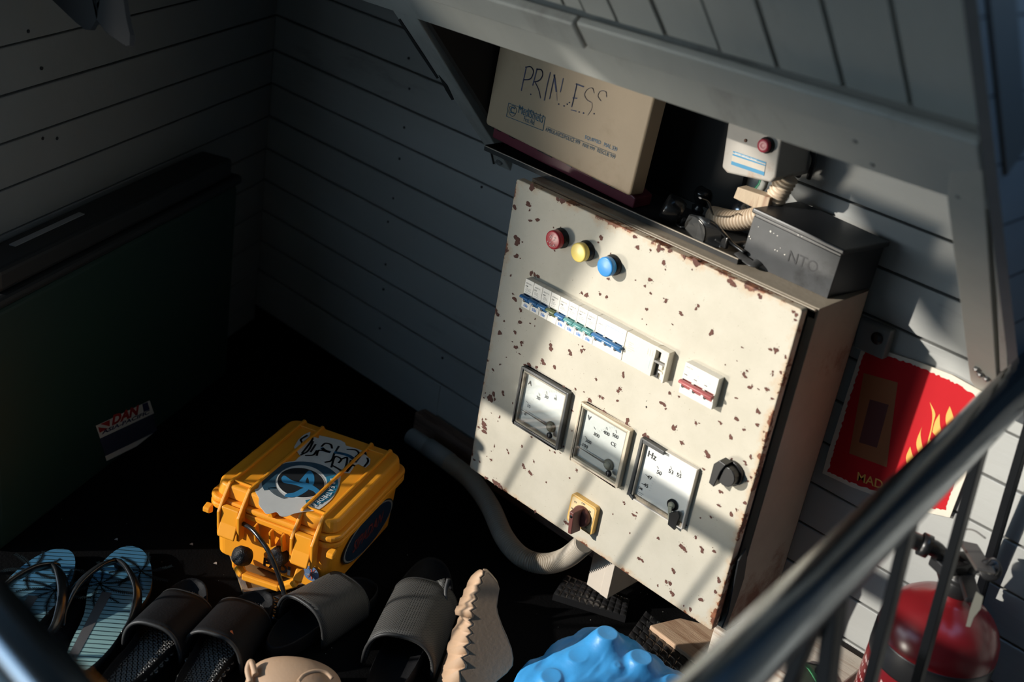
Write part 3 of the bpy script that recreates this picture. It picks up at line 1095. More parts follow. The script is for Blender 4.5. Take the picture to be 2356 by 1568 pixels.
def meter(u, v, w, kind, frame, lab, letter, ticks, missing=False):
    x0, z1 = DX0 + u / 1000, 0.630 - v / 1000
    W = w / 1000
    x1, z0 = x0 + W, z1 - W
    yo = DY - 0.0095
    b = 0.0042
    m = MB()
    def ringbar(a, c, y_in=DY + 0.0, mi=0):
        m.box((a[0], yo, a[1]), (c[0], y_in, c[1]), mi)
    if not missing:
        for a, c in (((x0, z0), (x0 + b, z1)), ((x1 - b, z0), (x1, z1)), ((x0 + b, z1 - b), (x1 - b, z1)), ((x0 + b, z0), (x1 - b, z0 + b))):
            ringbar(a, c)
        F_ = m.build(kind, frame, cab, bevel=.0012)
        m = MB()
        w2 = .0030
        for a, c in (((x0 + b, z0 + b), (x0 + b + w2, z1 - b)), ((x1 - b - w2, z0 + b), (x1 - b, z1 - b)), ((x0 + b + w2, z1 - b - w2), (x1 - b - w2, z1 - b)), ((x0 + b + w2, z0 + b), (x1 - b - w2, z0 + b + w2))):
            m.box((a[0], yo + .0018, a[1]), (c[0], DY - .0004, c[1]))
        m.build('inner_wall', innerw, F_)
        gl = MB()
        gl.box((x0 + b, yo + .0006, z0 + b), (x1 - b, yo + .0014, z1 - b))
        gl.build('window_pane', glassm, F_)
    else:
        # the dark front rim survives on the left and part of the top; the rest is the pale carcass
        m.box((x0, yo, z0 + .004), (x0 + b * 1.1, DY, z1))
        m.box((x0 + b * 1.1, yo, z1 - b * 1.5), (x0 + .042, DY, z1))
        m.prism([(x0, yo, z0 + .004), (x0 + .010, yo, z0 - .001), (x0 + .010, yo, z0 + .004), (x0 + .0046, yo, z0 + .007)], (0, .008, 0))
        F_ = m.build(kind, frame, cab, bevel=.0010)
        m = MB()
        b2 = .0016
        m.box((x0 + .009, yo + .0015, z0), (x1, DY, z0 + b2))
        m.box((x1 - b2 * 1.5, yo + .0015, z0), (x1, DY, z1 - .002))
        m.box((x0 + .042, yo + .0025, z1 - b2), (x1, DY, z1))
        m.build('bare_rim', mat('pale_carcass', (.70, .66, .60), .5), F_, bevel=.0005)
        m = MB()
        m.box((x0 + b * 1.1, yo + .002, z0 + .003), (x0 + b + .0028, DY - .0004, z1 - .006))
        m.box((x0 + .006, yo + .0050, z0 + b2), (x1 - .003, DY - .0004, z0 + .0065), 1)
        m.build('inner_wall', [innerw, mat('sandy_ledge', (.42, .35, .26), .9, vary=.5, scale=400, bump=.8, bscale=500)], F_)
    m = MB()
    m.box((x0 + .001, DY - .0016, z0 + .001), (x1 - .001, DY - .0004, z1 - .001))
    m.build('dial_plate', dial_white, F_)
    m = MB()
    for s, (px, py), sz in letter:
        c = ony(px, py, DY - .002)
        text_mb(m, s, c, EX, EZ, size=sz, center=True, bold=.012, thick=.0002)
    # tick marks on an arc about the pivot at the lower right
    pv = ony(*ticks['pivot'], DY - .002)
    for (px, py) in ticks['major']:
        q = ony(px, py, DY - .002)
        d = (pv - q).normalized()
        ribbon(m, [q, q + d * .0045], .0006, EO, 0, .0002)
    m.build('scale_lettering', mat('dial_ink_' + kind, ticks['ink'], .7), F_)
    m = MB()
    Rr = (ony(*ticks['major'][1], DY - .002) - pv).length
    for k in range(26):
        a = radians(92 + k * 88 / 25)
        q = pv + Vector((cos(a), 0, sin(a))) * Rr
        if x0 + .008 < q.x < x1 - .008 and z0 + .008 < q.z < z1 - .006:
            ribbon(m, [q, q - Vector((cos(a), 0, sin(a))) * .003], .0003, EO, 0, .0002)
    for k in range(3):
        c = ony(*ticks['small'], DY - .002) + Vector((0, 0, -.0028 * k))
        m.box((c.x, c.y - .0002, c.z), (c.x + .009 - k * .002, c.y, c.z + .0006))
    if m.v:
        m.build('fine_scale', mat('faint_ink_' + kind, ticks['faint'], .7), F_)
    m = MB()
    if not missing:
        tip = ony(*ticks['tip'], DY - .0045)
        hub = ony(*ticks['hub'], DY - .0045)
        d = (tip - hub).normalized()
        s = d.cross(EO)
        m.add([tip - s * .0002, hub - d * .004 - s * .0016, hub - d * .004 + s * .0016, tip + s * .0002,
               tip - s * .0002 + EO * .0006, hub - d * .004 - s * .0016 + EO * .0006, hub - d * .004 + s * .0016 + EO * .0006, tip + s * .0002 + EO * .0006],
              [(0, 1, 2, 3), (7, 6, 5, 4), (0, 4, 5, 1), (1, 5, 6, 2), (2, 6, 7, 3), (3, 7, 4, 0)])
        m.lathe(hub + Vector((0, .0028, 0)), EO, [(.0085, 0), (.0085, .0022), (.0075, .0030), (.0001, .0032)], 28, 1)
        m.lathe(hub + Vector((0, .0024, 0)), EO, [(.0052, 0), (.0052, .0044), (.0001, .0050)], 24, 2)
        m.build('needle', [mat('needle_grey', (.10, .10, .09), .6), mat('hub_dark', (.16, .16, .12), .5), mat('hub_pale', (.42, .42, .34), .5)], F_)
        sc = ony(*ticks['screw'], yo)
        m = MB()
        m.lathe(Vector((sc.x, yo + .001, sc.z)), EO, [(.0048, 0), (.0048, .0022), (.0036, .0032), (.0001, .0032)], 24)
        m.box((sc.x - .0004, yo - .0027, sc.z - .0026), (sc.x + .0004, yo - .0021, sc.z + .0026), 1)
        m.build('zero_screw', [blackp, mat('slot_pale', (.3, .3, .3), .5)], F_)
    else:
        hub = ony(*ticks['hub'], DY - .004)
        m.lathe(hub + Vector((0, .003, 0)), EO, [(.0085, 0), (.0085, .003), (.0001, .0034)], 24, 0)
        m.lathe(hub + Vector((0, .001, 0)), EO, [(.0052, 0), (.0052, .0030), (.0001, .0036)], 24, 1)
        m.prism([hub + Vector(p) for p in ((-.003, -.003, -.002), (.003, -.003, 0), (.005, -.003, -.020), (.0035, -.003, -.026), (.001, -.003, -.018))], (0, -.0012, 0), 1)
        m.prism([hub + Vector(p) for p in ((.002, -.001, -.010), (.014, -.001, -.001), (.018, -.001, -.006), (.016, -.001, -.030), (.004, -.001, -.028))], (0, -.004, 0), 0)
        m.build('needle', [blackp, mat('needle_boss', (.45, .44, .33), .45)], F_)
    F_['label'] = lab
    return F_


Zc = lambda x, y: (1060 + x / 5.8, 820 + y / 5.8)
Zd = lambda x, y: (1280 + x / 4.61, 900 + y / 4.61)
meter(77.3, 267.0, 96.5, 'ammeter', tealframe, 'square ammeter with a dark grey frame', 
      [('A', Zc(925, 350), .0075), ('20', Zc(1035, 550), .0055), ('30', Zc(1143, 535), .0055), ('40', Zc(1262, 560), .0040), ('10', Zc(912, 660), .0055), ('0', Zc(860, 765), .0045)],
      dict(major=[Zc(1040, 482), Zc(1140, 462), Zc(1270, 508), Zc(875, 592)], pivot=Zc(1340, 1150), small=Zc(985, 950), ink=(.13, .13, .12), faint=(.45, .46, .44), tip=Zc(805, 700), hub=Zc(1190, 940), screw=Zc(1185, 1050)))
meter(195.8, 269.5, 95.0, 'voltmeter', creamframe, 'square voltmeter with a cream frame',
      [('V', Zd(350, 280), .0075), ('400', Zd(530, 440), .0055), ('500', Zd(625, 472), .0055), ('300', Zd(425, 460), .0055), ('200', Zd(340, 530), .0055), ('100', Zd(305, 578), .0055), ('CE', Zd(605, 560), .0060)],
      dict(major=[Zd(398, 375), Zd(530, 378), Zd(632, 408), Zd(300, 472), Zd(252, 555)], pivot=Zd(700, 880), small=Zd(215, 660), ink=(.10, .10, .10), faint=(.50, .52, .52), tip=Zd(240, 590), hub=Zd(545, 780), screw=Zd(555, 870)))
meter(309.5, 269.8, 97.0, 'frequency_meter', tealframe, 'square frequency meter with its front window and half its dark rim missing',
      [('Hz', Zd(1018, 680), .0095), ('50', Zd(1090, 860), .0062), ('53', Zd(1215, 850), .0062), ('55', Zd(1300, 890), .0062), ('47', Zd(990, 912), .0058), ('45', Zd(950, 995), .0058), ('GM', Zd(890, 1025), .0036)],
      dict(major=[Zd(1066, 790), Zd(1210, 790), Zd(1315, 838), Zd(948, 880), Zd(902, 972)], pivot=Zd(1400, 1300), small=Zd(870, 1065), ink=(.03, .03, .03), faint=(.45, .46, .46), hub=Zd(1225, 1205)), missing=True)

# cam switch with a brown knob
yellowp = mat('yellowed_plate', (0.72, 0.44, 0.13), 0.45, vary=.12)
pale = mat('pale_yellow_plate', (0.80, 0.62, 0.34), 0.5)
brown = mat('brown_knob', (0.150, 0.050, 0.042), 0.45)
c0 = (DX0 + .2395, 0.630 - .4385)
m = MB()
m.prism([(x, DY, z) for x, z in rrect(c0[0], c0[1], .050, .048, .005)], (0, -.009, 0))
S_ = m.build('rotary_switch', yellowp, cab, bevel=.0008)
m = MB()
m.prism([(x, DY - .009, z) for x, z in rrect(c0[0], c0[1], .044, .042, .004)], (0, -.0004, 0))
m.build('face_plate', pale, S_)
m = MB()
Zf = lambda x, y: (1290 + x / 11.2, 1120 + y / 11.2)
for s, p in (('RY', Zf(388, 388)), ('OFF', Zf(585, 430)), ('BR', Zf(755, 635)), ('YB', Zf(290, 545)), ('RN', Zf(650, 1035)), ('YN', Zf(672, 1140))):
    text_mb(m, s, ony(*p, DY - .0095), EX, EZ, size=.0030, center=True, thick=.0001, bold=.02)
m.build('position_lettering', ink, S_)
kc = Vector((c0[0] + .002, DY - .0095, c0[1] - .001))
m = MB()
m.lathe(kc, EO, [(.0165, 0), (.0165, .003), (.0145, .008), (.013, .009)], 36)
kd = Vector((0.10, 0, -0.995)).normalized()
ks = Vector((kd.z, 0, -kd.x))
def kp(a, b, h):
    return kc + kd * a + ks * b + EO * h
hv = [kp(-.0165, -.0055, .006), kp(-.0165, .0055, .006), kp(.0215, .0042, .006), kp(.0215, -.0042, .006), kp(-.015, -.0040, .026), kp(-.015, .0040, .026), kp(.021, .0032, .026), kp(.021, -.0032, .026)]
m.add(hv, [(0, 1, 2, 3), (7, 6, 5, 4), (0, 4, 5, 1), (1, 5, 6, 2), (2, 6, 7, 3), (3, 7, 4, 0)])
kn = m.build('knob', brown, S_, bevel=.0010)
m = MB()
m.lathe(kp(-.008, 0, .0255), EO, [(.0026, 0), (.0026, .0009), (.0001, .0009)], 18)
m.build('knob_screw', blackp, S_)
# black selector
m = MB()
bc = ony(1674, 1092, DY - .012)
bc = Vector((bc.x, DY, bc.z))
m.prism([(x, DY, z) for x, z in [(bc.x + .0175 * cos(radians(a)), bc.z + .0175 * sin(radians(a))) for a in range(0, 360, 12)]], (0, -.006, 0))
m.prism([bc + Vector((a, -.006, b)) for a, b in ((-.0185, -.019), (-.010, -.021), (-.006, .005), (-.001, .018), (-.012, .019), (-.0185, .010))], (0, -.016, 0))
m.prism([bc + Vector((a, -.006, b)) for a, b in ((.014 * cos(radians(q)) + .001, .014 * sin(radians(q))) for q in range(0, 360, 20))], (0, -.012, 0))
sb = m.build('lock_knob', blackp, cab, bevel=.001)
sb['label'] = 'black lock knob near the right edge of the door'

# ================================================================== on top of the cabinet
TRZ = 0.635                                   # the black tray lies on the cabinet roof
traym = mat('black_tray', (0.030, 0.029, 0.027), 0.45)
t = thing('metal_tray', 'long shallow black tray lying on the cabinet under the goggles and first aid box', 'tray', (-1.0, 1.38, 0.627))
m = MB()
m.box((-1.232, 1.322, 0.6275), (-0.758, 1.435, 0.6290))
m.box((-1.232, 1.322, 0.6290), (-0.758, 1.3235, 0.6345))
m.box((-1.232, 1.4335, 0.6290), (-0.758, 1.435, 0.640))
m.box((-1.232, 1.3235, 0.6290), (-1.2305, 1.4335, 0.636))
m.build('pan', traym, t)
m = MB()
m.box((-1.232, 1.3215, 0.6343), (-0.758, 1.3238, 0.6352))
m.build('bare_edge', mat('bare_edge_metal', (0.55, 0.48, 0.38), .45), t)
m = MB()
m.add([onp(1128, 343), onp(1190, 372), onp(1205, 398), onp(1160, 360)], [(0, 1, 2, 3)])

# first aid box standing on its edge, lid to the front
beige = mat('beige_plastic', (0.52, 0.385, 0.25), 0.5, vary=.10, scale=14, dirt=(.43, .31, .19), dirt_amt=.35, spec=.35)
maroon = mat('maroon_plastic', (0.16, 0.030, 0.045), 0.35, vary=.15)
bx = thing('first_aid_box', 'beige first aid box with blue lettering and maroon base, standing on the tray', 'first aid box', (-1.1, 1.37, 0.629))
BY = 1.333
bl = ony(1116, 285, BY); br_ = ony(1449, 452, BY); tr_ = ony(1503, 228, BY)
bux = (br_ - bl).normalized()
buy = (Vector((0, 0, 1)) - bux * bux.z).normalized()
W_ = (br_ - bl).length
H_ = 0.195
def BP(a, b, h=0.0):
    return bl + bux * a + buy * b + Vector((0, -h, 0))
m = MB()
pts = []
r_ = .006
for cx_, cy_, a0 in ((W_ - r_, H_ - r_, 0), (r_, H_ - r_, 90), (r_, r_, 180), (W_ - r_, r_, 270)):
    for i in range(5):
        a = radians(a0 + 22.5 * i)
        pts.append(BP(cx_ + r_ * cos(a), cy_ + r_ * sin(a)))
m.prism(pts, (0.004, 0.026, 0))
m.build('lid', beige, bx, bevel=.003, seg=3)
m = MB()
m.prism([BP(.010, -.019, -.010), BP(W_ + .003, -.019, -.010), BP(W_ + .003, -.003, -.010), BP(W_ - .020, .004, -.010), BP(W_ - .020, H_ - .01, -.010), BP(.010, H_ - .01, -.010)], (0, .040, 0))
m.build('base', maroon, bx, bevel=.002)
m = MB()
for a, w in ((.018, .008), (.045, .012), (.105, .030), (.165, .010), (.215, .030), (.250, .008)):
    m.prism([BP(a, -.004, -.0094), BP(a + w, -.004, -.0094), BP(a + w, -.0025, -.0094), BP(a, -.0025, -.0094)], (0, -.0012, 0))
m.build('vent_slot', blackp, bx)
Zb = lambda x, y: (1100 + x / 4.126, 100 + y / 4.126)
YP = BY - .0005
m = MB()
def bpt(x, y):
    return ony(*Zb(x, y), YP)
def stroke(pts, w, mi=0):
    q = [bpt(*p) for p in pts]
    if len(q) > 2:
        q = smooth_path(q, 6)
    ribbon(m, q, w, EO, mi, .0002)
stroke([(458, 222), (410, 445)], .0016)
stroke([(450, 225), (500, 222), (525, 270), (495, 335), (430, 345)], .0016)
stroke([(560, 238), (518, 395)], .0016)
stroke([(555, 245), (600, 250), (612, 300), (580, 350), (530, 365)], .0016)
stroke([(540, 365), (575, 440), (592, 518)], .0014)
stroke([(685, 275), (655, 400), (628, 538)], .0015)
stroke([(728, 300), (700, 420), (678, 525)], .0015)
stroke([(722, 300), (742, 455)], .0026)
stroke([(808, 332), (780, 460)], .0014)
stroke([(938, 382), (912, 500), (888, 600)], .0015)
stroke([(930, 384), (1000, 410)], .0018)
stroke([(900, 516), (938, 520)], .0014)
stroke([(882, 630), (932, 642)], .0012)
for x, y in ((500, 482), (765, 575), (815, 592), (845, 576), (866, 560), (958, 650), (1000, 660), (1100, 666)):
    m.lathe(bpt(x, y), EO, [(.0011, 0), (.0011, .0003), (.0001, .0003)], 8)
stroke([(1100, 470), (1085, 425), (1040, 432), (1010, 480), (1030, 530), (1075, 560)], .0010, 1)
stroke([(1080, 560), (1078, 620), (1040, 680)], .0007, 1)
stroke([(1218, 510), (1212, 458), (1160, 452), (1138, 500), (1165, 545)], .0010, 1)
stroke([(745, 470), (748, 540)], .0008, 1)
m.build('handwritten_name', [mat('marker_blue', (.055, .065, .14), .6), mat('faded_marker', (.30, .25, .24), .6)], bx)
m = MB()
def btext(s, p, q, h=None, mi=0, bold=0.0):
    a, b = bpt(*p), bpt(*q)
    d = b - a
    text_mb(m, s, a, d, Vector((-d.z, 0, d.x)), width=d.length, size=h, mi=mi, thick=.0002, bold=bold)
btext('MediShield', (380, 658), (608, 756), .0125)
btext('First Aid', (432, 735), (530, 775), .0075)
btext('AMBULANCE/POLICE 999', (636, 830), (962, 962), .0058)
btext('FIRE 999', (990, 975), (1102, 1020), .0050)
btext('RESCUE 999', (1128, 1028), (1298, 1098), .0055)
btext('EQUIPPED', (1012, 908), (1160, 964), .0060, 1)
btext('MAL 339', (1192, 975), (1316, 1026), .0058, 1)
for a, b in (((290, 565), (636, 700)), ((636, 700), (614, 826)), ((614, 826), (268, 690)), ((268, 690), (290, 565))):
    stroke([a, b], .0009)
stroke([(650, 790), (1304, 1054)], .0004)
for pts in ([(300, 600), (335, 590), (362, 622), (356, 665), (325, 692), (294, 660), (292, 625), (300, 600)],):
    stroke(pts, .0007)
stroke([(296, 650), (356, 668)], .0010)
c = bpt(325, 630)
text_mb(m, 'C', c, bux, buy, size=.0095, center=True, bold=.02)
m.build('printed_label', [mat('print_navy', (.05, .13, .19), .6), mat('print_blue', (.08, .22, .36), .6)], bx)

# swimming goggles
rub = mat('glossy_black_rubber', (0.014, 0.015, 0.016), 0.22, spec=.7)
smoke = mat('smoked_lens', (0.060, 0.062, 0.062), 0.12, spec=.8)
Zg = lambda x, y: (1490 + x / 7.126, 420 + y / 7.126)
def gz_(x, y, z):
    return onz(*Zg(x, y), z)
t = thing('swimming_goggles', 'black swimming goggles with a smoked lens lying on the tray beside the black case', 'goggles', (-0.84, 1.35, 0.630))
lc = [gz_(x, y, z) for x, y, z in ((680, 530, .668), (820, 570, .668), (940, 720, .660), (950, 900, .642), (900, 980, .634), (800, 940, .633), (680, 830, .636), (610, 700, .650))]
nrm = ((lc[2] - lc[0]).cross(lc[5] - lc[0])).normalized()
if nrm.dot(CAMP - lc[0]) < 0:
    nrm = -nrm
cen = sum(lc, Vector()) / len(lc)
lp = smooth_path([cen + (p - cen) * .98 for p in lc + [lc[0], ]], 4)[:-1]
m = MB()
m.prism(lp, nrm * .0015)
m.build('lens', smoke, t, bevel=.001)
back = Vector((0.026, 0.010, 0.0))
rims = [(1.0, 0.0), (1.10, -.002), (1.16, .25), (1.12, .7), (1.06, 1.0)]
m = MB()
n = len(lp)
vs = []
for s, k in rims:
    for p in lp:
        q = cen + (p - cen) * s + back * k
        q.z = max(q.z, .6306)
        vs.append(q)
fs = [(i * n + j, i * n + (j + 1) % n, (i + 1) * n + (j + 1) % n, (i + 1) * n + j) for i in range(len(rims) - 1) for j in range(n)]
m.add(vs, fs, 0, True)
m.add([cen + (p - cen) * 1.06 + back for p in lp], [tuple(range(n))])
m.build('eye_cup', rub, t, subsurf=1)
# second cup, back left, and nose bridge
c2 = gz_(290, 410, .650)
m = MB()
m.lathe(c2 + Vector((.010, .006, 0)), (-.80, -.52, .30), [(.0150, -.012), (.0175, -.006), (.0185, .004), (.0180, .012), (.0155, .0145), (.0145, .0132), (.0001, .0128)], 28)
m.build('eye_cup', rub, t)
m = MB()
m.tube(smooth_path([gz_(400, 560, .636), gz_(440, 640, .633), gz_(530, 660, .634), gz_(600, 600, .645)], 8), .0028, 10)
m.tube(smooth_path([gz_(260, 570, .634), gz_(400, 620, .632), gz_(520, 720, .632), gz_(620, 730, .634)], 8), .0016, 10)
m.build('nose_bridge', rub, t)
m = MB()
m.tube(smooth_path([gz_(860, 250, .690), gz_(980, 300, .684), gz_(1040, 430, .670), gz_(1075, 520, .655)], 8), .0026, 10, flat=.4)
m.lathe(gz_(865, 440, .6315), (0.1, -.25, 1), [(.013, 0), (.013, .006), (.0095, .009), (.0095, .016), (.0125, .019), (.0125, .031), (.010, .0345), (.0001, .0345)], 24)
m.build('valve', rub, t)
strapm = mat('grey_black_strap', (0.050, 0.050, 0.050), 0.4)
m = MB()
pts = smooth_path([gz_(1110, 900, .645), gz_(1200, 950, .642), gz_(1300, 960, .642), gz_(1440, 1010, .640), gz_(1600, 1000, .645), gz_(1780, 1090, .642), gz_(1880, 1230, .636), gz_(1750, 1340, .634), gz_(1620, 1270, .634), gz_(1480, 1150, .636)], 8)
m.tube(pts, .0065, 10, flat=.28, up=(0, -.3, 1))
m.build('strap', strapm, t)
m = MB()
m.box((-.006, -.003, -.008), (.006, .003, .008), M=Matrix.Translation(gz_(1270, 970, .645)) @ Matrix.Rotation(radians(-20), 4, 'Z'))
m.build('buckle', rub, t, bevel=.0015)
m = MB()
m.tube(smooth_path([gz_(1000, 640, .668), gz_(1150, 740, .662), gz_(1260, 850, .655), gz_(1400, 1000, .645), gz_(1600, 1150, .640)], 8), .005, 10, flat=.5)
m.build('strap', rub, t)

# black case with its lid
cs = thing('black_case', 'scuffed black hinged case with worn lettering at the right end of the cabinet top', 'case', (-0.69, 1.39, 0.627))
casem = mat('scuffed_black_box', (0.050, 0.052, 0.054), 0.5, vary=.35, scale=40, dirt=(.02, .02, .02), dirt_amt=.3)
darkc = mat('black_case_plastic', (0.012, 0.012, 0.014), 0.35)
fl_, fr_ = ony(1716, 560, 1.345), ony(1909, 668, 1.343)
tl_, tr2 = ony(1738, 490, 1.345), ony(1937, 584, 1.343)
m = MB()
dep = Vector((0.012, 0.088, 0))
b0 = Vector((fl_.x, fl_.y, .6275)); b1 = Vector((fr_.x, fr_.y, .6275))
m.prism([b0, b1, tr2, tl_], dep)
m.build('body', darkc, cs, bevel=.0012)
m = MB()
m.prism([b0 + EO * .0004, b1 + EO * .0004, tr2 + EO * .0004 - EZ * .004, tl_ + EO * .0004 - EZ * .004], EO * .0012)
fp = m.build('front_panel', casem, cs)
m = MB()
m.prism([tl_ + Vector((-.004, -.004, 0)), tr2 + Vector((.004, -.004, 0)), tr2 + Vector((.004, -.004, .007)), tl_ + Vector((-.004, -.004, .007))], dep * 1.05 + Vector((0, .003, 0)))
m.build('lid', mat('dark_lid', (.016, .017, .019), .38), cs, bevel=.002)
Zk = lambda x, y: (1480 + x / 3.563, 260 + y / 3.563)
m = MB()
d_ = (ony(*Zk(1420, 1300), 1.342) - ony(*Zk(1180, 1195), 1.342))
text_mb(m, 'NTO', ony(*Zk(1180, 1210), 1.342), d_, Vector((-d_.z, 0, d_.x)), width=d_.length, mi=0, thick=.0004)
rr2 = random.Random(4)
m.build('worn_lettering', mat('worn_print', (.030, .030, .032), .6), cs)
m = MB()
for x, y, s in ((945, 932, 2.6), (1045, 970, 5), (1070, 985, 2.5), (1100, 1005, 3), (1160, 1160, 4), (1080, 1120, 4), (1100, 1130, 3), (1390, 1415, 5), (1420, 1430, 4), (870, 1010, 4), (880, 1030, 3), (1125, 1105, 2), (1350, 1060, 2), (1325, 1220, 3), (1270, 1000, 3), (1300, 1010, 2)):
    c = ony(*Zk(x, y), 1.3425)
    R = s * .00026
    m.add([c + Vector((cos(a) * R * rr2.uniform(.6, 1.3), -.0003, sin(a) * R * rr2.uniform(.6, 1.3))) for a in (0, 1, 2, 3, 4, 5)], [tuple(range(6))])
m.build('paint_fleck', mat('white_fleck', (.75, .72, .65), .7), cs)

# ribbed hose into the stop button box
hosem = mat('pale_ribbed_hose', (0.62, 0.50, 0.37), 0.45, vary=.12)
hp = [ony(1640, 497, 1.405), ony(1690, 507, 1.395), ony(1737, 500, 1.39), ony(1772, 474, 1.39), ony(1793, 440, 1.39), ony(1815, 405, 1.39)]
h = corrugated(hp, .0128, .0056, .26).build('ribbed_hose', hosem)
tag(h, 'pale ribbed hose curving from the goggles up to the grey stop button box', 'hose')

# grey stop button box on the wall
st = thing('stop_button_box', 'grey steel box with a red push button and a blue and white label', 'switch box', (-0.79, 1.40, 0.73))
steelg = mat('grey_enamel_box', (0.38, 0.35, 0.31), 0.55, vary=.1, dirt=(.30, .19, .11), dirt_amt=.12)
q = [ony(1673, 272, 1.352), ony(1660, 385, 1.352), ony(1672, 398, 1.352), ony(1773, 420, 1.352), ony(1784, 408, 1.352), ony(1798, 300, 1.352)]
q[0].z += .02; q[-1].z += .02
m = MB()
m.prism(q, (0, .098, 0))
m.build('housing', steelg, st, bevel=.003, seg=3)
m = MB()
c = ony(1757, 335, 1.343); c.y = 1.352
m.lathe(c, EO, [(.0105, 0), (.0105, .004), (.0088, .005)], 30)
m.build('button_collar', blackp, st)
m = MB()
m.lathe(c, EO, [(.0088, .004), (.0088, .010), (.0075, .0115), (.0035, .0105), (.0001, .0105)], 30)
m.build('push_button', mat('red_button', (.42, .035, .06), .35), st)
m = MB()
c = ony(1716, 323, 1.352)
m.lathe(c, EO, [(.0022, 0), (.0022, .001), (.001, .0014)], 12)
m.build('screw', mat('rusty_screw', (.15, .07, .04), .7), st)
m = MB()
def lbl(pts, mi, th=.0003):
    m.prism([ony(*p, 1.3518) for p in pts], (0, -th, 0), mi)
lbl([(1687, 347), (1763, 373), (1758, 404), (1682, 378)], 0)
lbl([(1686.5, 350.5), (1762, 376.5), (1761, 379), (1686, 353)], 1, .0004)
lbl([(1685.5, 357), (1761, 382), (1759, 395), (1683.5, 370)], 1, .0005)
text_mb(m, 'SHORT SERVICE CENTRE', ony(1691, 354, 1.3512), ony(1762, 378, 1.3512) - ony(1688, 352, 1.3512), EZ, width=.034, size=.0024, mi=2)
m.build('label_plate', [mat('label_blue', (.04, .22, .38), .6), mat('label_cream', (.48, .43, .36), .7), mat('label_white', (.8, .8, .78), .6)], st)

# block, wires and pipe behind
wb = MB()
wb.prism([ony(*p, 1.37) for p in ((1687, 455), (1697, 430), (1772, 455), (1762, 492))], (0, .02, 0))
wb.box((-1, -1, -1), (-1, -1, -1)) if False else None
o = wb.build('wooden_block', wood('weathered_wood', (0.46, 0.36, 0.25), (0.22, 0.09, 0.05), (8, 1, 1)), bevel=.001)
tag(o, 'small block of weathered wood wedged behind the ribbed hose', 'block')
m = MB()
m.tube(smooth_path([ony(1752, 412, 1.42), ony(1748, 424, 1.42), ony(1740, 434, 1.42), ony(1737, 446, 1.42)], 6), .0030, 12)
o = m.build('electrical_wire', mat('green_wire', (.02, .22, .11), .4)); tag(o, 'short green wire below the stop button box', 'wire')
m = MB()
m.tube([ony(1762, 410, 1.42), ony(1756, 428, 1.42), ony(1744, 444, 1.42)], .0052, 12)
o = m.build('electrical_wire', mat('white_sheath', (.42, .42, .38), .6, dirt=(.1, .1, .1), dirt_amt=.4)); tag(o, 'thick white sheathed wire beside the green wire', 'wire')
m = MB()
for a in (0, 1):
    m.tube(smooth_path([ony(1845 + 22 * a, 330 + 8 * a, 1.43), ony(1848 + 25 * a, 370, 1.43), ony(1835 + 25 * a, 405 + 5 * a, 1.435)], 6), .0045 - .001 * a, 10)
o = m.build('electrical_wire', blackp); tag(o, 'pair of black wires hanging under the shelf right of the stop button box', 'wire')
m = MB()
m.lathe(ony(1703, 480, 1.435), (0.2, -1, 0.5), [(.013, -.004), (.013, 0), (.010, .004), (.0001, .005)], 28)
o = m.build('steel_disc', mat('shiny_cap', (.45, .46, .48), .2, .9)); tag(o, 'shiny round steel disc half hidden behind the ribbed hose', 'disc')

# ================================================================== right of the cabinet
so = thing('wall_socket', 'small dark grey wall plate with a round hole beside the cabinet', 'socket', ony(2010, 780, 1.43))
m = MB()
m.prism([ony(*p, 1.432) for p in ((1975, 732), (2050, 763), (2030, 828), (1962, 798))], (0, .0175, 0))
m.build('plate', mat('grimy_plate', (.16, .17, .17), .6, vary=.2), so, bevel=.002)
m = MB()
c = ony(2018, 778, 1.4315)
m.lathe(c, EO, [(.0085, 0), (.0085, .0008), (.0001, .0008)], 20)
m.build('hole', blackp, so)

sg = thing('fire_notice', 'red fire notice with yellow flames and a ragged white edge on the wall', 'sign', ony(2060, 980, 1.445))
SY = 1.4450
def sgp(pts, dy, mi, m):
    m.prism([ony(*p, SY - dy) for p in pts], (0, -.0002, 0), mi)
m = MB()
base = [(1985, 792), (2040, 808), (2120, 835), (2190, 862), (2268, 905), (2262, 935), (2235, 1060), (2185, 1190), (2140, 1180), (2040, 1150), (1960, 1120), (1892, 1088), (1905, 1040), (1950, 900)]
m.prism([ony(*p, SY) for p in base], (0, .002, 0))
m.build('backing', mat('notice_white', (.66, .60, .50), .6, vary=.15), sg)
m = MB()
inner = [(1992, 802), (2040, 817), (2120, 846), (2188, 876), (2215, 890), (2249, 913), (2243, 938), (2218, 1050), (2175, 1172), (2140, 1168), (2040, 1138), (1960, 1110), (1905, 1084), (1917, 1040), (1958, 905)]
rr3 = random.Random(9)
jag = []
for a, b in zip(inner, inner[1:] + inner[:1]):
    k = max(2, int(math.hypot(b[0] - a[0], b[1] - a[1]) / 5))
    for i in range(k):
        t_ = i / k
        jag.append((a[0] + (b[0] - a[0]) * t_ + rr3.uniform(-1.8, 1.8), a[1] + (b[1] - a[1]) * t_ + rr3.uniform(-1.8, 1.8)))
sgp(jag, .0001, 0, m)
m.build('red_field', mat('notice_red', (.46, .016, .022), .75, vary=.08, spec=.1), sg)
m = MB()
Zn = lambda x, y: (1820 + x / 3.136, 650 + y / 3.136)
def flame(pts):
    sgp([Zn(*p) for p in pts], .0004, 0, m)
def curve(*pts):
    P = smooth_path([Vector((x, y, 0)) for x, y in pts], 5)
    return [(p.x, p.y) for p in P]
flame(curve((1145, 890), (1118, 960), (1122, 1030), (1155, 1105)) + curve((1155, 1105), (1190, 1080), (1215, 1045)) + curve((1215, 1045), (1180, 990), (1160, 930), (1145, 890)))
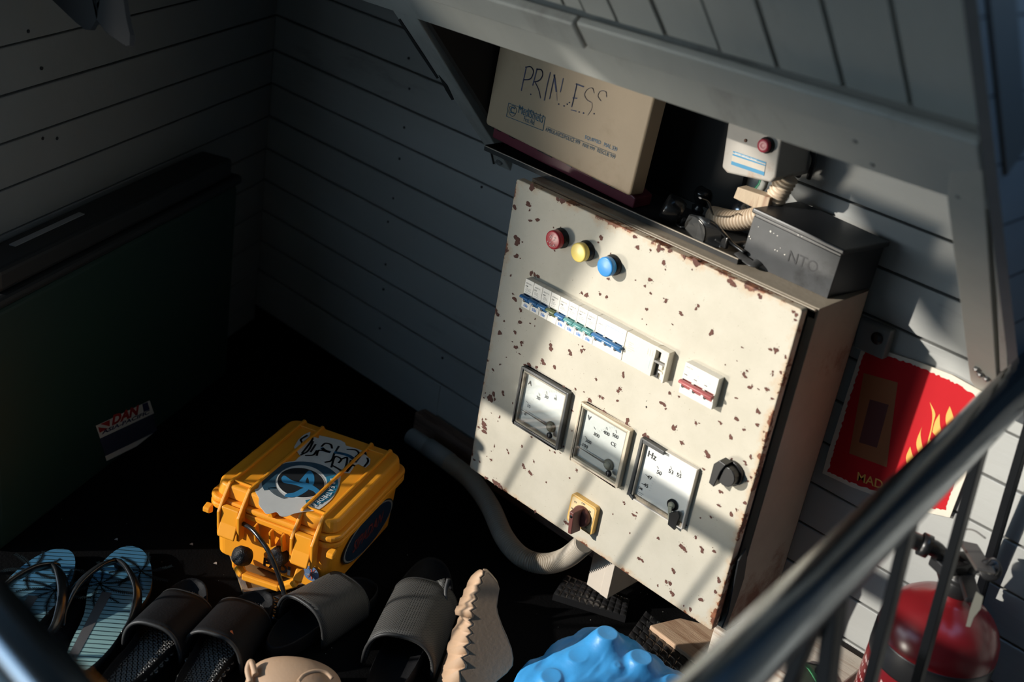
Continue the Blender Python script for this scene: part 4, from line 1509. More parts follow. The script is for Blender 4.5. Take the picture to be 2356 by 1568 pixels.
flame(curve((1072, 945), (1078, 1040), (1115, 1150)) + curve((1115, 1150), (1060, 1120), (1020, 1075)) + curve((1020, 1075), (1040, 1000), (1072, 945)))
flame(curve((1002, 860), (1040, 940), (1030, 1000), (1000, 1130)) + curve((1000, 1130), (1035, 1160), (1058, 1200)) + curve((1058, 1200), (1010, 1250), (970, 1195)) + curve((970, 1195), (1010, 1050), (1020, 950), (1002, 860)))
flame(curve((945, 1040), (935, 1100), (960, 1240), (975, 1285)) + curve((975, 1285), (930, 1330), (925, 1260)) + curve((925, 1260), (905, 1150), (945, 1040)))
flame(curve((860, 1180), (880, 1250), (925, 1325)) + curve((925, 1325), (850, 1330), (830, 1260), (860, 1180)))
m.build('flames', mat('notice_yellow', (.74, .40, .08), .4, vary=.06), sg)
m = MB()
sgp([Zn(*p) for p in ((525, 650), (770, 720), (690, 1330), (420, 1230))], .0002, 0, m)
sgp([Zn(*p) for p in ((570, 840), (705, 880), (620, 1190), (490, 1150))], .0004, 1, m)
m.build('pictogram', [mat('notice_brown', (.30, .10, .03), .5), mat('notice_dark', (.10, .02, .02), .5)], sg)
m = MB()
d_ = ony(*Zn(700, 1480), SY) - ony(*Zn(470, 1400), SY)
text_mb(m, 'MAD', ony(*Zn(475, 1425), SY - .0005), d_, Vector((-d_.z, 0, d_.x)), width=d_.length * .8, thick=.0002, bold=.01)
m.build('notice_lettering', mat('notice_yellow', (.74, .40, .08), .4), sg)

# fire extinguisher
red = mat('extinguisher_red', (0.15, 0.008, 0.011), 0.25, vary=.05, spec=.6)
ec = ony(2165, 1440, 1.36)
ex = thing('fire_extinguisher', 'red fire extinguisher with a black valve standing behind the railing bars', 'fire extinguisher', (ec.x, ec.y, 0.0))
ex_b = Vector((ec.x, 1.36, 0.0))
ZS = 0.265
m = MB()
prof = [(.0700, 0.0), (.0745, .006), (.0750, .02), (.0750, ZS)] + [(.0750 * cos(radians(a)), ZS + .062 * sin(radians(a))) for a in (12, 24, 36, 48, 60, 70)] + [(.018, ZS + .064), (.018, ZS + .075)]
m.lathe(ex_b, EZ, prof, 56)
m.build('cylinder', red, ex)
m = MB()
m.lathe(ex_b, EZ, [(.0754, ZS - .040), (.0757, ZS - .038), (.0757, ZS - .006), (.0752, ZS - .004)], 56)
m.build('band', blackp, ex)
m = MB()
for k, zz in enumerate((.205, .193, .178, .164, .150, .136, .120)):
    s = ['FIRE EXTINGUISHER', 'DRY POWDER', 'ABC POWDER TYPE', 'PULL OUT THE PIN', 'SQUEEZE THE LEVER', 'AIM AT THE BASE', '9 KG'][k]
    n0 = 22
    R = .0753
    for i in range(n0):
        if rr3.random() < .25:
            continue
        a0 = radians(200 + i * 4.6)
        a1 = a0 + radians(rr3.uniform(1.8, 3.8))
        hh = .0045 if k else .007
        m.add([ex_b + Vector((cos(a) * R, sin(a) * R, z_)) for a, z_ in ((a0, zz), (a1, zz), (a1, zz + hh * rr3.uniform(.5, 1)), (a0, zz + hh))], [(0, 1, 2, 3)])
m.build('label_print', mat('label_pinkish', (.55, .38, .36), .6), ex)
m = MB()
v0 = ex_b + Vector((0, 0, ZS + .070))
m.lathe(v0, EZ, [(.021, 0), (.021, .018), (.016, .022), (.016, .045), (.012, .052)], 24)
m.box((-.014, -.045, .035), (.014, .020, .050), M=Matrix.Translation(v0) @ Matrix.Rotation(radians(-25), 4, 'Z'))
m.build('valve', blackp, ex, bevel=.002)
m = MB()
MM = Matrix.Translation(v0 + Vector((0, 0, .052))) @ Matrix.Rotation(radians(35), 4, 'Z')
m.box((-.012, -.075, .010), (.012, .015, .014), M=MM @ Matrix.Rotation(radians(-12), 4, 'X'))
m.build('lever_handle', mat('dull_handle', (.06, .055, .05), .5), ex, bevel=.002)
m = MB()
m.box((-.010, -.070, -.020), (.010, .010, -.014), M=MM)
m.build('carry_handle', blackp, ex, bevel=.002)
m = MB()
hp = [v0 + Vector((-.015, 0, .012)), ony(2160, 1270, 1.33), ony(2120, 1250, 1.31), ony(2080, 1232, 1.29)]
m.tube(smooth_path(hp, 8), .0105, 16)
m.tube([ony(2118, 1249, 1.31), ony(2138, 1258, 1.315)], .0145, 18)
m.build('hose', blackp, ex)
m = MB()
gc = ony(2278, 1310, 1.33)
gd = (CAMP - gc).normalized()
m.lathe(gc, gd, [(.0135, 0), (.0135, .006), (.011, .0075), (.0001, .0075)], 26)
m.build('gauge', blackp, ex)
m = MB()
m.lathe(gc, gd, [(.0055, .0076), (.0055, .0079), (.0001, .0079)], 12)
m.build('gauge_dial', mat('dull_dial', (.2, .2, .18), .6), ex)
m = MB()
m.tube(smooth_path([ony(2270, 1298, 1.32), ony(2282, 1284, 1.32), ony(2296, 1290, 1.32), ony(2300, 1308, 1.32), ony(2290, 1326, 1.32)], 6), .0011, 8)
m.build('safety_ring', blackp, ex)
m = MB()
m.lathe(ony(2197, 1246, 1.32), EZ, [(.0045, -.008), (.0045, .008), (.006, .009), (.006, .012)], 12)
m.build('safety_pin', mat('brass', (.55, .32, .06), .35, .7), ex)
m = MB()
m.tube(smooth_path([ony(2200, 1235, 1.32), ony(2215, 1219, 1.32), ony(2240, 1219, 1.32), ony(2268, 1238, 1.32)], 6), .0010, 8)
m.build('tamper_seal', mat('seal_wire', (.10, .09, .08), .6), ex)
m = MB()
m.prism([ony(*p, 1.285) for p in ((2222, 1440), (2232, 1400), (2246, 1360), (2262, 1372), (2256, 1400), (2240, 1420), (2232, 1442))], (0, .001, 0))
m.build('torn_sticker', mat('torn_sticker', (.09, .09, .075), .6), ex)

# timbers and the strap
pw = wood('bare_timber', (0.56, 0.38, 0.25), (0.33, 0.18, 0.10), (1.2, 14, 14))
ww = wood('whitewashed_timber', (0.64, 0.57, 0.48), (0.40, 0.28, 0.20), (1.2, 22, 22))
dw = wood('old_timber', (0.20, 0.12, 0.085), (0.08, 0.045, 0.035), (1.5, 14, 14))
m = MB()
TA, TB = onz(1495, 1437, .030), onz(1565, 1420, .030)
m.prism([TA, onz(1665, 1568, .030), onz(1760, 1650, .030), onz(1900, 1600, .030), onz(1690, 1452, .030), TB], (0, 0, -.0295))
o = m.build('timber', pw, bevel=.002); tag(o, 'pinkish bare timber in front of the cabinet foot', 'timber')
m = MB()
m.prism([Vector(p) for p in ((-0.640, 1.303, .1205), (-.628, 1.335, .1205), (-.623, 1.352, .1205), (-.623, 1.428, .1205), (-0.46, 1.428, .1205), (-0.46, 1.303, .1205))], (0, 0, -.05))
o = m.build('timber', ww, bevel=.002); tag(o, 'whitewashed timber running along the wall from the cabinet corner', 'timber')
m = MB(); m.box((-0.60, 1.40, 0.0), (-0.44, 1.448, 0.070))
o = m.build('timber', dw); tag(o, 'dark timber lying under the whitewashed one', 'timber')
m = MB(); m.box((-1.40, 1.422, 0.0), (-0.90, 1.447, 0.052))
o = m.build('timber', dw, bevel=.002); tag(o, 'old reddish timber along the wall behind the ribbed conduit', 'timber')
gs = mat('green_webbing', (.04, .24, .09), .7, vary=.3, scale=300)
m = MB()
m.tube(smooth_path([onz(1822, 1512, .13), onz(1840, 1518, .135), onz(1862, 1536, .128), onz(1882, 1568, .124), onz(1900, 1610, .123)], 8), .0062, 8, flat=.2)
o = m.build('webbing_strap', gs); tag(o, 'narrow green woven strap lying on the whitewashed timber', 'strap')
m = MB()
m.prism([onz(*p, .1215) for p in ((1826, 1538), (1850, 1524), (1880, 1530), (1912, 1545), (1960, 1640), (1840, 1640))], (0, 0, .002))
o = m.build('dark_cloth', mat('dark_green_cloth', (.035, .045, .03), .9)); tag(o, 'dark green cloth under the green strap', 'cloth')

# ================================================================== left: the storage chest
CO = LC + LN * 0.0
def CH(t, n, z):                      # t along the left wall, n out from it
    return Vector((LC.x + LA.x * t + LN.x * n, LC.y + LA.y * t + LN.y * n, z))
CM = Matrix(((LA.x, LN.x, 0, LC.x), (LA.y, LN.y, 0, LC.y), (0, 0, 1, 0), (0, 0, 0, 1)))
ch = thing('storage_chest', 'dark green storage chest with a black lid standing against the left wall', 'chest', CH(.6, .12, 0))
cgreen = mat('dark_green_plastic', (0.012, 0.035, 0.026), 0.45, vary=.1)
m = MB(); m.box((0.25, 0.006, 0.0), (0.92, 0.075, 0.395), M=CM)
m.build('body', cgreen, ch, bevel=.010, seg=4)
m = MB()
m.box((0.245, 0.006, 0.396), (0.92, 0.081, 0.414), M=CM)
m.box((0.27, 0.008, 0.414), (0.90, 0.072, 0.450), M=CM)
m.build('lid', mat('black_lid', (.016, .017, .018), .5), ch, bevel=.008, seg=3)
m = MB()
def onch(px, py, n):
    r = ray(px, py)
    q = LC + LN * n
    return CAMP + r * ((q - CAMP).dot(LN) / r.dot(LN))
m.box((0.66, 0.028, 0.4505), (0.82, 0.038, 0.452), M=CM)
m.build('lid_strip', mat('pale_strip', (.30, .30, .30), .5), ch)
m = MB()
Ls = [onch(*p, .0755) for p in ((220, 979), (344, 921), (354, 950), (230, 1008))]
m.prism(Ls, LN * .0004, 0)
m.build('sticker', mat('sticker_white', (.55, .53, .48), .5), ch)
sk = bpy.data.objects['sticker']
m = MB()
Zs = lambda x, y: (200 + x / 8.255, 900 + y / 8.255)
a_, b_ = onch(*Zs(470, 650), .0762), onch(*Zs(960, 440), .0762)
dd = b_ - a_
upv = dd.cross(LN) * -1
if upv.z < 0:
    upv = -upv
text_mb(m, 'DAN', a_, dd, upv, width=dd.length, size=.019, mi=0, thick=.0003, bold=.05)
a2, b2 = onch(*Zs(280, 820), .0762), onch(*Zs(1180, 420), .0762)
text_mb(m, 'ASIA-PACIFIC', a2, b2 - a2, upv, width=(b2 - a2).length, size=.0075, mi=1, thick=.0003, bold=.03)
for tri in (((255, 620), (430, 540), (430, 660)), ((215, 680), (400, 700), (245, 780))):
    m.prism([onch(*Zs(*p), .0762) for p in tri], LN * .0003, 0)
m.prism([onch(*Zs(*p), .0762) for p in ((1050, 240), (1150, 200), (1190, 340), (1080, 390))], LN * .0003, 1)
m.build('lettering', [mat('sticker_red', (.32, .02, .02), .5), mat('sticker_navy', (.03, .03, .08), .5)], sk)
m = MB()
m.prism([onch(*Zs(*p), .0755) for p in ((345, 1230), (1340, 750), (1365, 830), (370, 1320))], LN * .0004)
m.build('sticker', bpy.data.materials['sticker_white'], ch)
m = MB()
m.prism([onch(*Zs(*p), .0753) for p in ((240, 905), (1250, 420), (1340, 750), (350, 1230))], LN * .0003)
m.build('sticker', mat('sticker_dark_blue', (.03, .035, .06), .5), ch)

# ================================================================== grey conduit behind the yellow case
pg = mat('grey_conduit', (0.33, 0.34, 0.33), 0.5, vary=.1)
cg = mat('grey_ribbed_conduit', (0.50, 0.44, 0.36), 0.45, vary=.1)
kd_ = thing('conduit', 'grey conduit with a long ribbed hose curving up under the cabinet', 'conduit', (-1.15, 1.36, 0.0))
m = MB()
m.tube([onz(945, 1002, .045), onz(1028, 1058, .045)], .0155, 24)
m.tube([onz(985, 1028, .045), onz(1034, 1062, .045)], .0172, 24)
m.build('pipe', pg, kd_)
path = [onz(1030, 1060, .045), onz(1085, 1105, .045), onz(1128, 1165, .035), onz(1160, 1235, .024), onz(1200, 1280, .022), onz(1250, 1296, .030), onz(1300, 1284, .062), onz(1344, 1250, .120)]
corrugated(path, .0150, .0042, .24, 24).build('ribbed_hose', cg, kd_)

# ================================================================== diamond mats and the tray under the case
def quilt(name, label, corners, z, nu, nv, mt, amp=.0022):
    a, b, c, d = corners
    def f(u, v):
        p = (a * (1 - u) * (1 - v) + b * u * (1 - v) + c * u * v + d * (1 - u) * v)
        h = abs(sin(pi * nu * u)) ** .5 * abs(sin(pi * nv * v)) ** .5
        return Vector((p.x, p.y, z + amp * h))
    m = MB()
    m.grid(f, nu * 6, nv * 6, smooth=False)
    m.prism([Vector((p.x, p.y, .0004)) for p in corners], (0, 0, z - .0006))
    o = m.build(name, mt)
    return tag(o, label, 'mat')
qm = mat('quilted_black_rubber', (0.016, 0.016, 0.017), 0.22, spec=.8)
quilt('quilted_mat', 'black quilted rubber mat under the cabinet foot', [onz(1300, 1335, 0), onz(1445, 1392, 0), onz(1437, 1432, 0), onz(1270, 1380, 0)], .012, 11, 4, qm)
quilt('quilted_mat', 'black quilted rubber mat beside the pinkish timber', [onz(1480, 1430, 0), onz(1640, 1560, 0), onz(1590, 1640, 0), onz(1430, 1500, 0)], .022, 10, 6, qm)
quilt('quilted_mat', 'black quilted rubber mat in front of the yellow case', [onz(560, 1395, 0), onz(760, 1345, 0), onz(800, 1390, 0), onz(640, 1440, 0)], .006, 12, 5, qm)

# ================================================================== the yellow case
YC = Vector((-1.247, 1.060, 0.006))
ang = radians(23.3)
YM = Matrix.Translation(YC) @ Matrix.Rotation(ang, 4, 'Z')
YM3 = YM.to_3x3()
yel = mat('orange_plastic', (0.86, 0.34, 0.022), 0.36, vary=.06, spec=.5, bump=.05)
yc = thing('equipment_case', 'bright orange hard equipment case with stickers on its lid and side', 'case', YC)
HW, HD = .111, .124            # half width (latch side), half depth
ZL = 0.099                      # seam
ZTOP = 0.134
def ybox(m, a, b, mi=0):
    m.box(a, b, mi, M=YM)
def rbox(m, w, d, z0, z1, r, taper=1.0, n=6, mi=0):
    rings = []
    for z, k in ((z0, taper), (z1, 1.0)):
        ring = []
        for sx_, sy_, a0 in ((1, 1, 0), (-1, 1, 90), (-1, -1, 180), (1, -1, 270)):
            for i in range(n + 1):
                a = radians(a0 + 90 * i / n)
                ring.append(YM @ Vector((sx_ * (w * k - r) + r * cos(a), sy_ * (d * k - r) + r * sin(a), z)))
        rings.append(ring)
    N = len(rings[0])
    m.add(rings[0] + rings[1], [tuple(range(N - 1, -1, -1)), tuple(range(N, 2 * N))] + [(i, (i + 1) % N, N + (i + 1) % N, N + i) for i in range(N)], mi)
m = MB()
rbox(m, HW - .008, HD - .008, 0.0, ZL, .018, .95)
rbox(m, HW, HD, ZL - .010, ZL - .0006, .022)
m.build('base', yel, yc, bevel=.002)
m = MB()
rbox(m, HW, HD, ZL + .0002, ZL + .010, .022)
rbox(m, HW - .010, HD - .010, ZL + .010, ZTOP - .003, .020, 1.03)
m.build('lid', yel, yc, bevel=.004, seg=3)
LX = .062                       # latch centres
for sx_ in (-1, 1):
    for e in (-.017, .017):
        m = MB()
        x = sx_ * LX + e
        prof = [(-HD - .012, ZL - .045), (-HD - .016, ZL - .002), (-HD - .004, ZL + .016), (-HD + .012, ZTOP + .0012), (HD - .012, ZTOP + .0012), (HD + .004, ZL + .016), (HD + .006, ZL + .004),
                (HD - .004, ZL + .012), (HD - .020, ZTOP - .006), (-HD + .020, ZTOP - .006), (-HD + .004, ZL + .006), (-HD + .002, ZL - .045)]
        m.prism([YM @ Vector((x - .0024, y, z)) for y, z in prof], YM3 @ Vector((.0048, 0, 0)))
        m.build('rib', yel, yc, bevel=.0012)
    for y in (-HD + .022, HD - .030):
        m = MB()
        ybox(m, (sx_ * LX - .015, y - .0015, ZTOP - .004), (sx_ * LX + .015, y + .0015, ZTOP + .0004))
        m.build('cross_rib', yel, yc, bevel=.0008)
    m = MB()
    prof = [(-HD - .003, ZL + .008), (-HD - .011, ZL + .006), (-HD - .013, ZL - .020), (-HD - .020, ZL - .040), (-HD - .018, ZL - .043), (-HD - .008, ZL - .024), (-HD - .003, ZL - .02)]
    m.prism([YM @ Vector((sx_ * LX - .0145, y, z)) for y, z in prof], YM3 @ Vector((.029, 0, 0)))
    m.build('latch', yel, yc, bevel=.002, seg=3)
    m = MB()
    ybox(m, (sx_ * LX - .018, HD - .004, ZL - .012), (sx_ * LX + .018, HD + .010, ZL + .010))
    m.build('hinge', yel, yc, bevel=.003)
for x0_ in (-.022, .004, .024):
    m = MB()
    m.prism([YM @ Vector((x0_, y, z)) for y, z in ((-HD - .001, ZL - .008), (-HD - .010, ZL - .010), (-HD - .004, ZL - .040), (-HD + .010, ZL - .045))], YM3 @ Vector((.0035, 0, 0)))
    m.build('front_rib', yel, yc, bevel=.001)
m = MB()
m.prism([YM @ Vector(p) for p in ((-.004, -HD + .006, ZL + .012), (.006, -HD + .006, ZL + .012), (.001, -HD + .004, ZL + .024))], YM3 @ Vector((0, -.008, -.001)))
m.build('pip', yel, yc, bevel=.0008)
# side flanges
for sx_ in (-1, 1):
    m = MB()
    m.prism([YM @ Vector((sx_ * (HW - .012), y, z)) for y, z in ((-HD + .004, ZL - .006), (-HD - .008, ZL - .010), (-HD - .008, ZL - .018), (-HD + .004, ZL - .022))], YM3 @ Vector((sx_ * .012, 0, 0)))
    m.build('padlock_tab', yel, yc, bevel=.002)
# folding handle, knobs, lettering and cable, measured on the front face
def onfront(px, py, off):
    n = YM3 @ Vector((0, -1, 0))
    q = YM @ Vector((0, -HD - off, 0))
    r = ray(px, py)
    return CAMP + r * ((q - CAMP).dot(n) / r.dot(n))
m = MB()
pth = [onfront(543, 1285, .002), onfront(545, 1300, .020), onfront(560, 1322, .024), onfront(645, 1350, .024), onfront(683, 1338, .020), onfront(692, 1310, .004)]
for a, b in zip(pth, pth[1:]):
    m.bar(a, b, .013, .011, up=(0, 0, 1))
m.build('handle', yel, yc, bevel=.0025)
m = MB()
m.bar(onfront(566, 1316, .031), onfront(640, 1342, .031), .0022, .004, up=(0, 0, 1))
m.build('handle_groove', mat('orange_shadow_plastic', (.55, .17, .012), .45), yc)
knb = mat('knurled_black', (.010, .010, .011), .5, bump=.8, bscale=500)
m = MB()
m.lathe(onfront(556, 1278, .020), YM3 @ Vector((-.45, -.6, .35)), [(.006, -.014), (.0125, -.012), (.0145, -.006), (.0150, .004), (.0120, .010), (.0001, .011)], 30)
m.build('cable_gland', knb, yc)
m = MB()
m.lathe(onfront(643, 1278, -.006), YM3 @ Vector((0, -1, .12)), [(.0150, -.01), (.0150, .008), (.0130, .013), (.0001, .0135)], 30)
m.build('pressure_valve', knb, yc)
m = MB()
pa, pb = onfront(606, 1300, -.0072), onfront(668, 1323, -.0072)
text_mb(m, 'PADI', pa, pb - pa, EZ, width=(pb - pa).length, size=.016, bold=.06, thick=.0012)
m.build('lettering', ink, yc)
m = MB()
cp = [onfront(560, 1204, .004), onfront(585, 1222, .016), onfront(618, 1268, .030), onfront(640, 1320, .036), onz(655, 1370, .022), onz(662, 1398, .010), onz(670, 1425, .006)]
m.tube(smooth_path(cp, 8), .0036, 14)
o = m.build('cable', rub, None); tag(o, 'black cable running from under the orange case lid down to the floor', 'cable')
# stickers, laid on the lid from outlines seen in the photograph
ZST = ZTOP - .0030 + .0004
Zt = lambda x, y: (580 + x / 7.127, 980 + y / 7.127)
def lid(x, y, dz=0.0):
    return onz(*Zt(x, y), ZST + .006 + dz)
def sheet(m, pts, dz, mi, sm=True):
    P = [lid(x, y, dz) for x, y in pts]
    if sm:
        P = smooth_path(P + [P[0]], 4)[:-1]
    m.prism(P, (0, 0, .0003), mi)
stw = mat('sticker_vinyl_white', (.66, .66, .64), .35, vary=.12, scale=30)
stb = mat('sticker_vinyl_navy', (.035, .085, .13), .35, vary=.5, scale=60)
stt = mat('sticker_vinyl_teal', (.03, .20, .33), .35, vary=.2, scale=40)
stl = mat('sticker_vinyl_blue', (.035, .21, .42), .35, vary=.1)
stk = mat('sticker_vinyl_black', (.02, .022, .025), .35)
stg = mat('sticker_vinyl_grey', (.12, .15, .17), .4, vary=.7, scale=25)
m = MB()
sheet(m, [(40, 1040), (100, 1010), (140, 900), (180, 820), (270, 740), (400, 660), (560, 590), (700, 570), (780, 500), (900, 480), (1180, 560), (1400, 700), (1450, 800), (1440, 920), (1390, 1060), (1300, 1200), (1150, 1330), (1050, 1380),
          (880, 1400), (700, 1430), (560, 1480), (460, 1470), (400, 1410), (250, 1440), (180, 1380), (110, 1280), (110, 1180), (60, 1090)], 0, 0)
circ = lambda cx_, cy_, a, b, n=36, rot=0: [(cx_ + a * cos(2 * pi * i / n) * cos(rot) - b * sin(2 * pi * i / n) * sin(rot), cy_ + a * cos(2 * pi * i / n) * sin(rot) + b * sin(2 * pi * i / n) * cos(rot)) for i in range(n)]
def ring(a0, a1, r0_, r1_, dz, mi, c=(800, 930), n=40):
    P, Q = [], []
    for i in range(n + 1):
        a = radians(a0 + (a1 - a0) * i / n)
        P.append((c[0] + r0_[0] * cos(a), c[1] + r0_[1] * sin(a)))
        Q.append((c[0] + r1_[0] * cos(a), c[1] + r1_[1] * sin(a)))
    sheet(m, P + Q[::-1], dz, mi, False)
ring(-200, -20, (420, 290), (640, 350), .0004, 1)
ring(-20, 80, (430, 285), (610, 400), .0005, 2)
ring(120, 165, (420, 280), (560, 300), .0004, 4)
sheet(m, circ(800, 925, 400, 252, rot=.12), .0004, 0)
sheet(m, circ(800, 925, 385, 238, rot=.12), .0006, 5)
sheet(m, [(480, 850), (530, 810), (640, 880), (760, 920), (900, 930), (1010, 980), (1110, 1060), (1060, 1110), (1000, 1060), (880, 1020), (700, 960), (580, 940), (500, 910)], .0009, 3)
sheet(m, [(770, 905), (860, 800), (940, 725), (1010, 800), (1020, 900), (1000, 960), (940, 940), (930, 880), (905, 840), (880, 900), (870, 925)], .0008, 3)
sheet(m, [(530, 1150), (560, 1110), (680, 1090), (800, 1030), (900, 1000), (930, 1030), (860, 1090), (740, 1150), (620, 1165)], .0008, 3)
sk1 = m.build('round_sticker', [stw, stb, stt, stl, stg, stk], yc)
m = MB()
for s, pts in (('BREATHE', [(1320, 870), (1325, 1240)]), ('DEEP', [])):
    pass
P = [(1325, 880), (1318, 940), (1308, 1000), (1290, 1050), (1262, 1100), (1228, 1140), (1185, 1165)]
Q = [(1130, 1205), (1080, 1245), (1010, 1285), (940, 1300)]
for s, pos in (('BREATHE', P), ('DEEP', Q)):
    for i, chh in enumerate(s):
        a = pos[i]; b = pos[min(i + 1, len(pos) - 1)]; z_ = pos[max(i - 1, 0)]
        d = lid(*b) - lid(*z_)
        text_mb(m, chh, lid(*a, .0012), d, EZ.cross(d), size=.0085, center=True, bold=.03, thick=.0004)
m.build('sticker_lettering', mat('sticker_text_white', (.62, .66, .68), .5), sk1)
# jagged lettering sticker
m = MB()
sheet(m, [(690, 340), (760, 220), (850, 140), (960, 90), (940, 150), (1090, 200), (1100, 150), (1240, 180), (1450, 230), (1520, 270), (1540, 320), (1720, 370), (1880, 430), (1870, 480), (1940, 540), (1930, 620), (1860, 680), (1740, 620),
          (1690, 640), (1600, 770), (1510, 770), (1480, 720), (1300, 680), (1200, 600), (1150, 560), (1000, 500), (860, 490), (780, 480), (740, 420), (700, 380)], .0002, 0, False)
def strk(pts, w, mi, dz=.0010):
    ribbon(m, smooth_path([lid(x, y, dz) for x, y in pts], 5) if len(pts) > 2 else [lid(x, y, dz) for x, y in pts], w, EZ, mi, .0001)
for pts in ([(900, 150), (800, 220), (820, 280), (740, 360)], [(960, 170), (990, 210), (930, 300), (820, 440)], [(1000, 250), (920, 400), (800, 470)], [(1040, 300), (960, 420)], [(880, 480), (1000, 470), (1060, 400)],
            [(1060, 480), (1090, 400), (1180, 400)], [(1140, 330), (1200, 280), (1290, 300), (1310, 360)], [(1350, 440), (1300, 560), (1200, 590)], [(1420, 330), (1350, 450)], [(1300, 670), (1360, 500), (1460, 540), (1420, 600)],
            [(1460, 540), (1560, 520), (1500, 720), (1330, 650)], [(1620, 560), (1560, 740)], [(1560, 380), (1700, 390), (1750, 450), (1700, 500)], [(1700, 590), (1820, 430), (1870, 460)], [(1890, 520), (1900, 580), (1840, 660)], [(1560, 740), (1640, 640), (1680, 650)]):
    strk(pts, .0034, 1)
strk([(1150, 360), (1200, 400), (1270, 420)], .0060, 2, .0012)
strk([(1370, 430), (1480, 450), (1600, 490), (1690, 560)], .0068, 2, .0012)
m.build('lettered_sticker', [stw, stk, stl], yc)
# oval sticker on the right side
m = MB()
def onside(px, py, dx=0.0):
    n = YM3 @ Vector((1, 0, 0))
    q = YM @ Vector((HW - .008 + dx, 0, 0))
    r = ray(px, py)
    return CAMP + r * ((q - CAMP).dot(n) / r.dot(n))
Zo = lambda x, y: (760 + x / 6.815, 1130 + y / 6.815)
sc_ = YM @ Vector((HW - .0086, .004, .050))
nx = YM3 @ Vector((1, 0, 0)); ny = YM3 @ Vector((0, 1, 0))
def ov(k, dz):
    return [sc_ + ny * (.083 * k * cos(2 * pi * i / 40)) + EZ * (.034 * k * sin(2 * pi * i / 40)) + nx * dz for i in range(40)]
m.prism(ov(1.04, .0014), nx * .0004, 1)
m.prism(ov(1.0, .0018), nx * .0004, 2)
m.prism(ov(.95, .0022), nx * .0004, 0)
d_ = ny
text_mb(m, 'SIPADAN', sc_ - ny * .056 - EZ * .010 + nx * .0026, ny, EZ, width=.105, size=.021, mi=3, thick=.0005, bold=.02, shear=.3)
m.build('oval_sticker', [mat('oval_navy', (.012, .03, .06), .4, vary=.4, scale=30), stk, mat('oval_rim', (.28, .28, .27), .4), mat('oval_red', (.16, .03, .03), .5)], yc)
m = MB()
c = onfront(716, 1318, -.0075)
m.prism([c + YM3 @ Vector((.013 * cos(a), 0, .013 * sin(a))) for a in [2 * pi * i / 24 for i in range(24)]], YM3 @ Vector((0, -.0006, 0)), 0)
for k in range(7):
    a = rr.uniform(0, 3)
    m.prism([c + YM3 @ Vector((x, -.0009, z)) for x, z in ((.010 * cos(a), .010 * sin(a)), (-.010 * cos(a), -.010 * sin(a)), (-.010 * cos(a) + .002, -.010 * sin(a) + .001), (.010 * cos(a) + .002, .010 * sin(a) + .001))], YM3 @ Vector((0, -.0003, 0)), k % 3)
m.build('small_sticker', [mat('ss_blue', (.10, .17, .30), .5), mat('ss_pale', (.5, .45, .4), .5), mat('ss_red', (.4, .08, .05), .5)], yc)

# framed plaque under the case
t = thing('framed_plaque', 'small flat plaque with a speckled silver border sticking out from under the orange case', 'plaque', onz(620, 1365, 0))
m = MB()
Pq = [onz(545, 1318, .003), onz(690, 1356, .003), onz(640, 1383, .003), onz(560, 1368, .003)]
f0, f1 = onz(560, 1365, .003), onz(708, 1345, .003)
ud = (f1 - f0).normalized(); vd = EZ.cross(ud)
def pq(a, b, z=.004):
    p = f0 + ud * a + vd * b
    return Vector((p.x, p.y, z))
m.prism([pq(0, 0, .0005), pq(.16, 0, .0005), pq(.16, .10, .0005), pq(0, .10, .0005)], (0, 0, .003))
m.build('panel', mat('ochre_panel', (.22, .13, .05), .6, vary=.4), t)
m = MB()
for a in ((0, 0, .16, .007), (0, .007, .008, .10), (.152, .007, .16, .10), (0, .093, .16, .10)):
    m.prism([pq(a[0], a[1], .0035), pq(a[2], a[1], .0035), pq(a[2], a[3], .0035), pq(a[0], a[3], .0035)], (0, 0, .0025))
m.build('border', mat('speckled_silver', (.28, .27, .25), .35, .4, vary=.8, scale=500), t)

# ================================================================== footwear
foam = mat('black_foam', (0.010, 0.010, 0.011), 0.65, vary=.2, scale=80, bump=.25, bscale=300, spec=.15)
foamrim = mat('black_foam_edge', (0.030, 0.030, 0.030), 0.5, spec=.4)
weave = lattice('woven_strap', (.014, .014, .0135), (.085, .082, .076), 1, 1)
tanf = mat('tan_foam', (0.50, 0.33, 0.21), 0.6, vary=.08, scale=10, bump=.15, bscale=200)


def frame(toe, heel, z=0.0):
    """local frame: +y towards the toe, origin at the heel end, on the floor"""
    y = (Vector((toe.x, toe.y, 0)) - Vector((heel.x, heel.y, 0)))
    L = y.length
    y.normalize()
    x = Vector((y.y, -y.x, 0))
    M_ = Matrix(((x.x, y.x, 0, heel.x), (x.y, y.y, 0, heel.y), (0, 0, 1, z), (0, 0, 0, 1)))
    return M_, L


def outline(L, W, side=1, n=40, waist=.80):
    """shoe print: heel at y=0, toe at y=L; side=1 right foot, -1 left"""
    o = []
    for i in range(n):
        a = 2 * pi * i / n
        y = L / 2 - L / 2 * cos(a)
        s = y / L
        w = (math.sin(pi * min(1, max(0, s))) ** .42) * W / 2
        w *= (.84 + .16 * math.tanh((s - .5) * 6)) * (1 - (1 - waist) * math.exp(-((s - .42) / .16) ** 2))
        sg_ = 1 if math.sin(a) >= 0 else -1
        bend = side * .010 * math.sin(pi * s)
        x = sg_ * w + bend
        o.append((x, y))
    return o


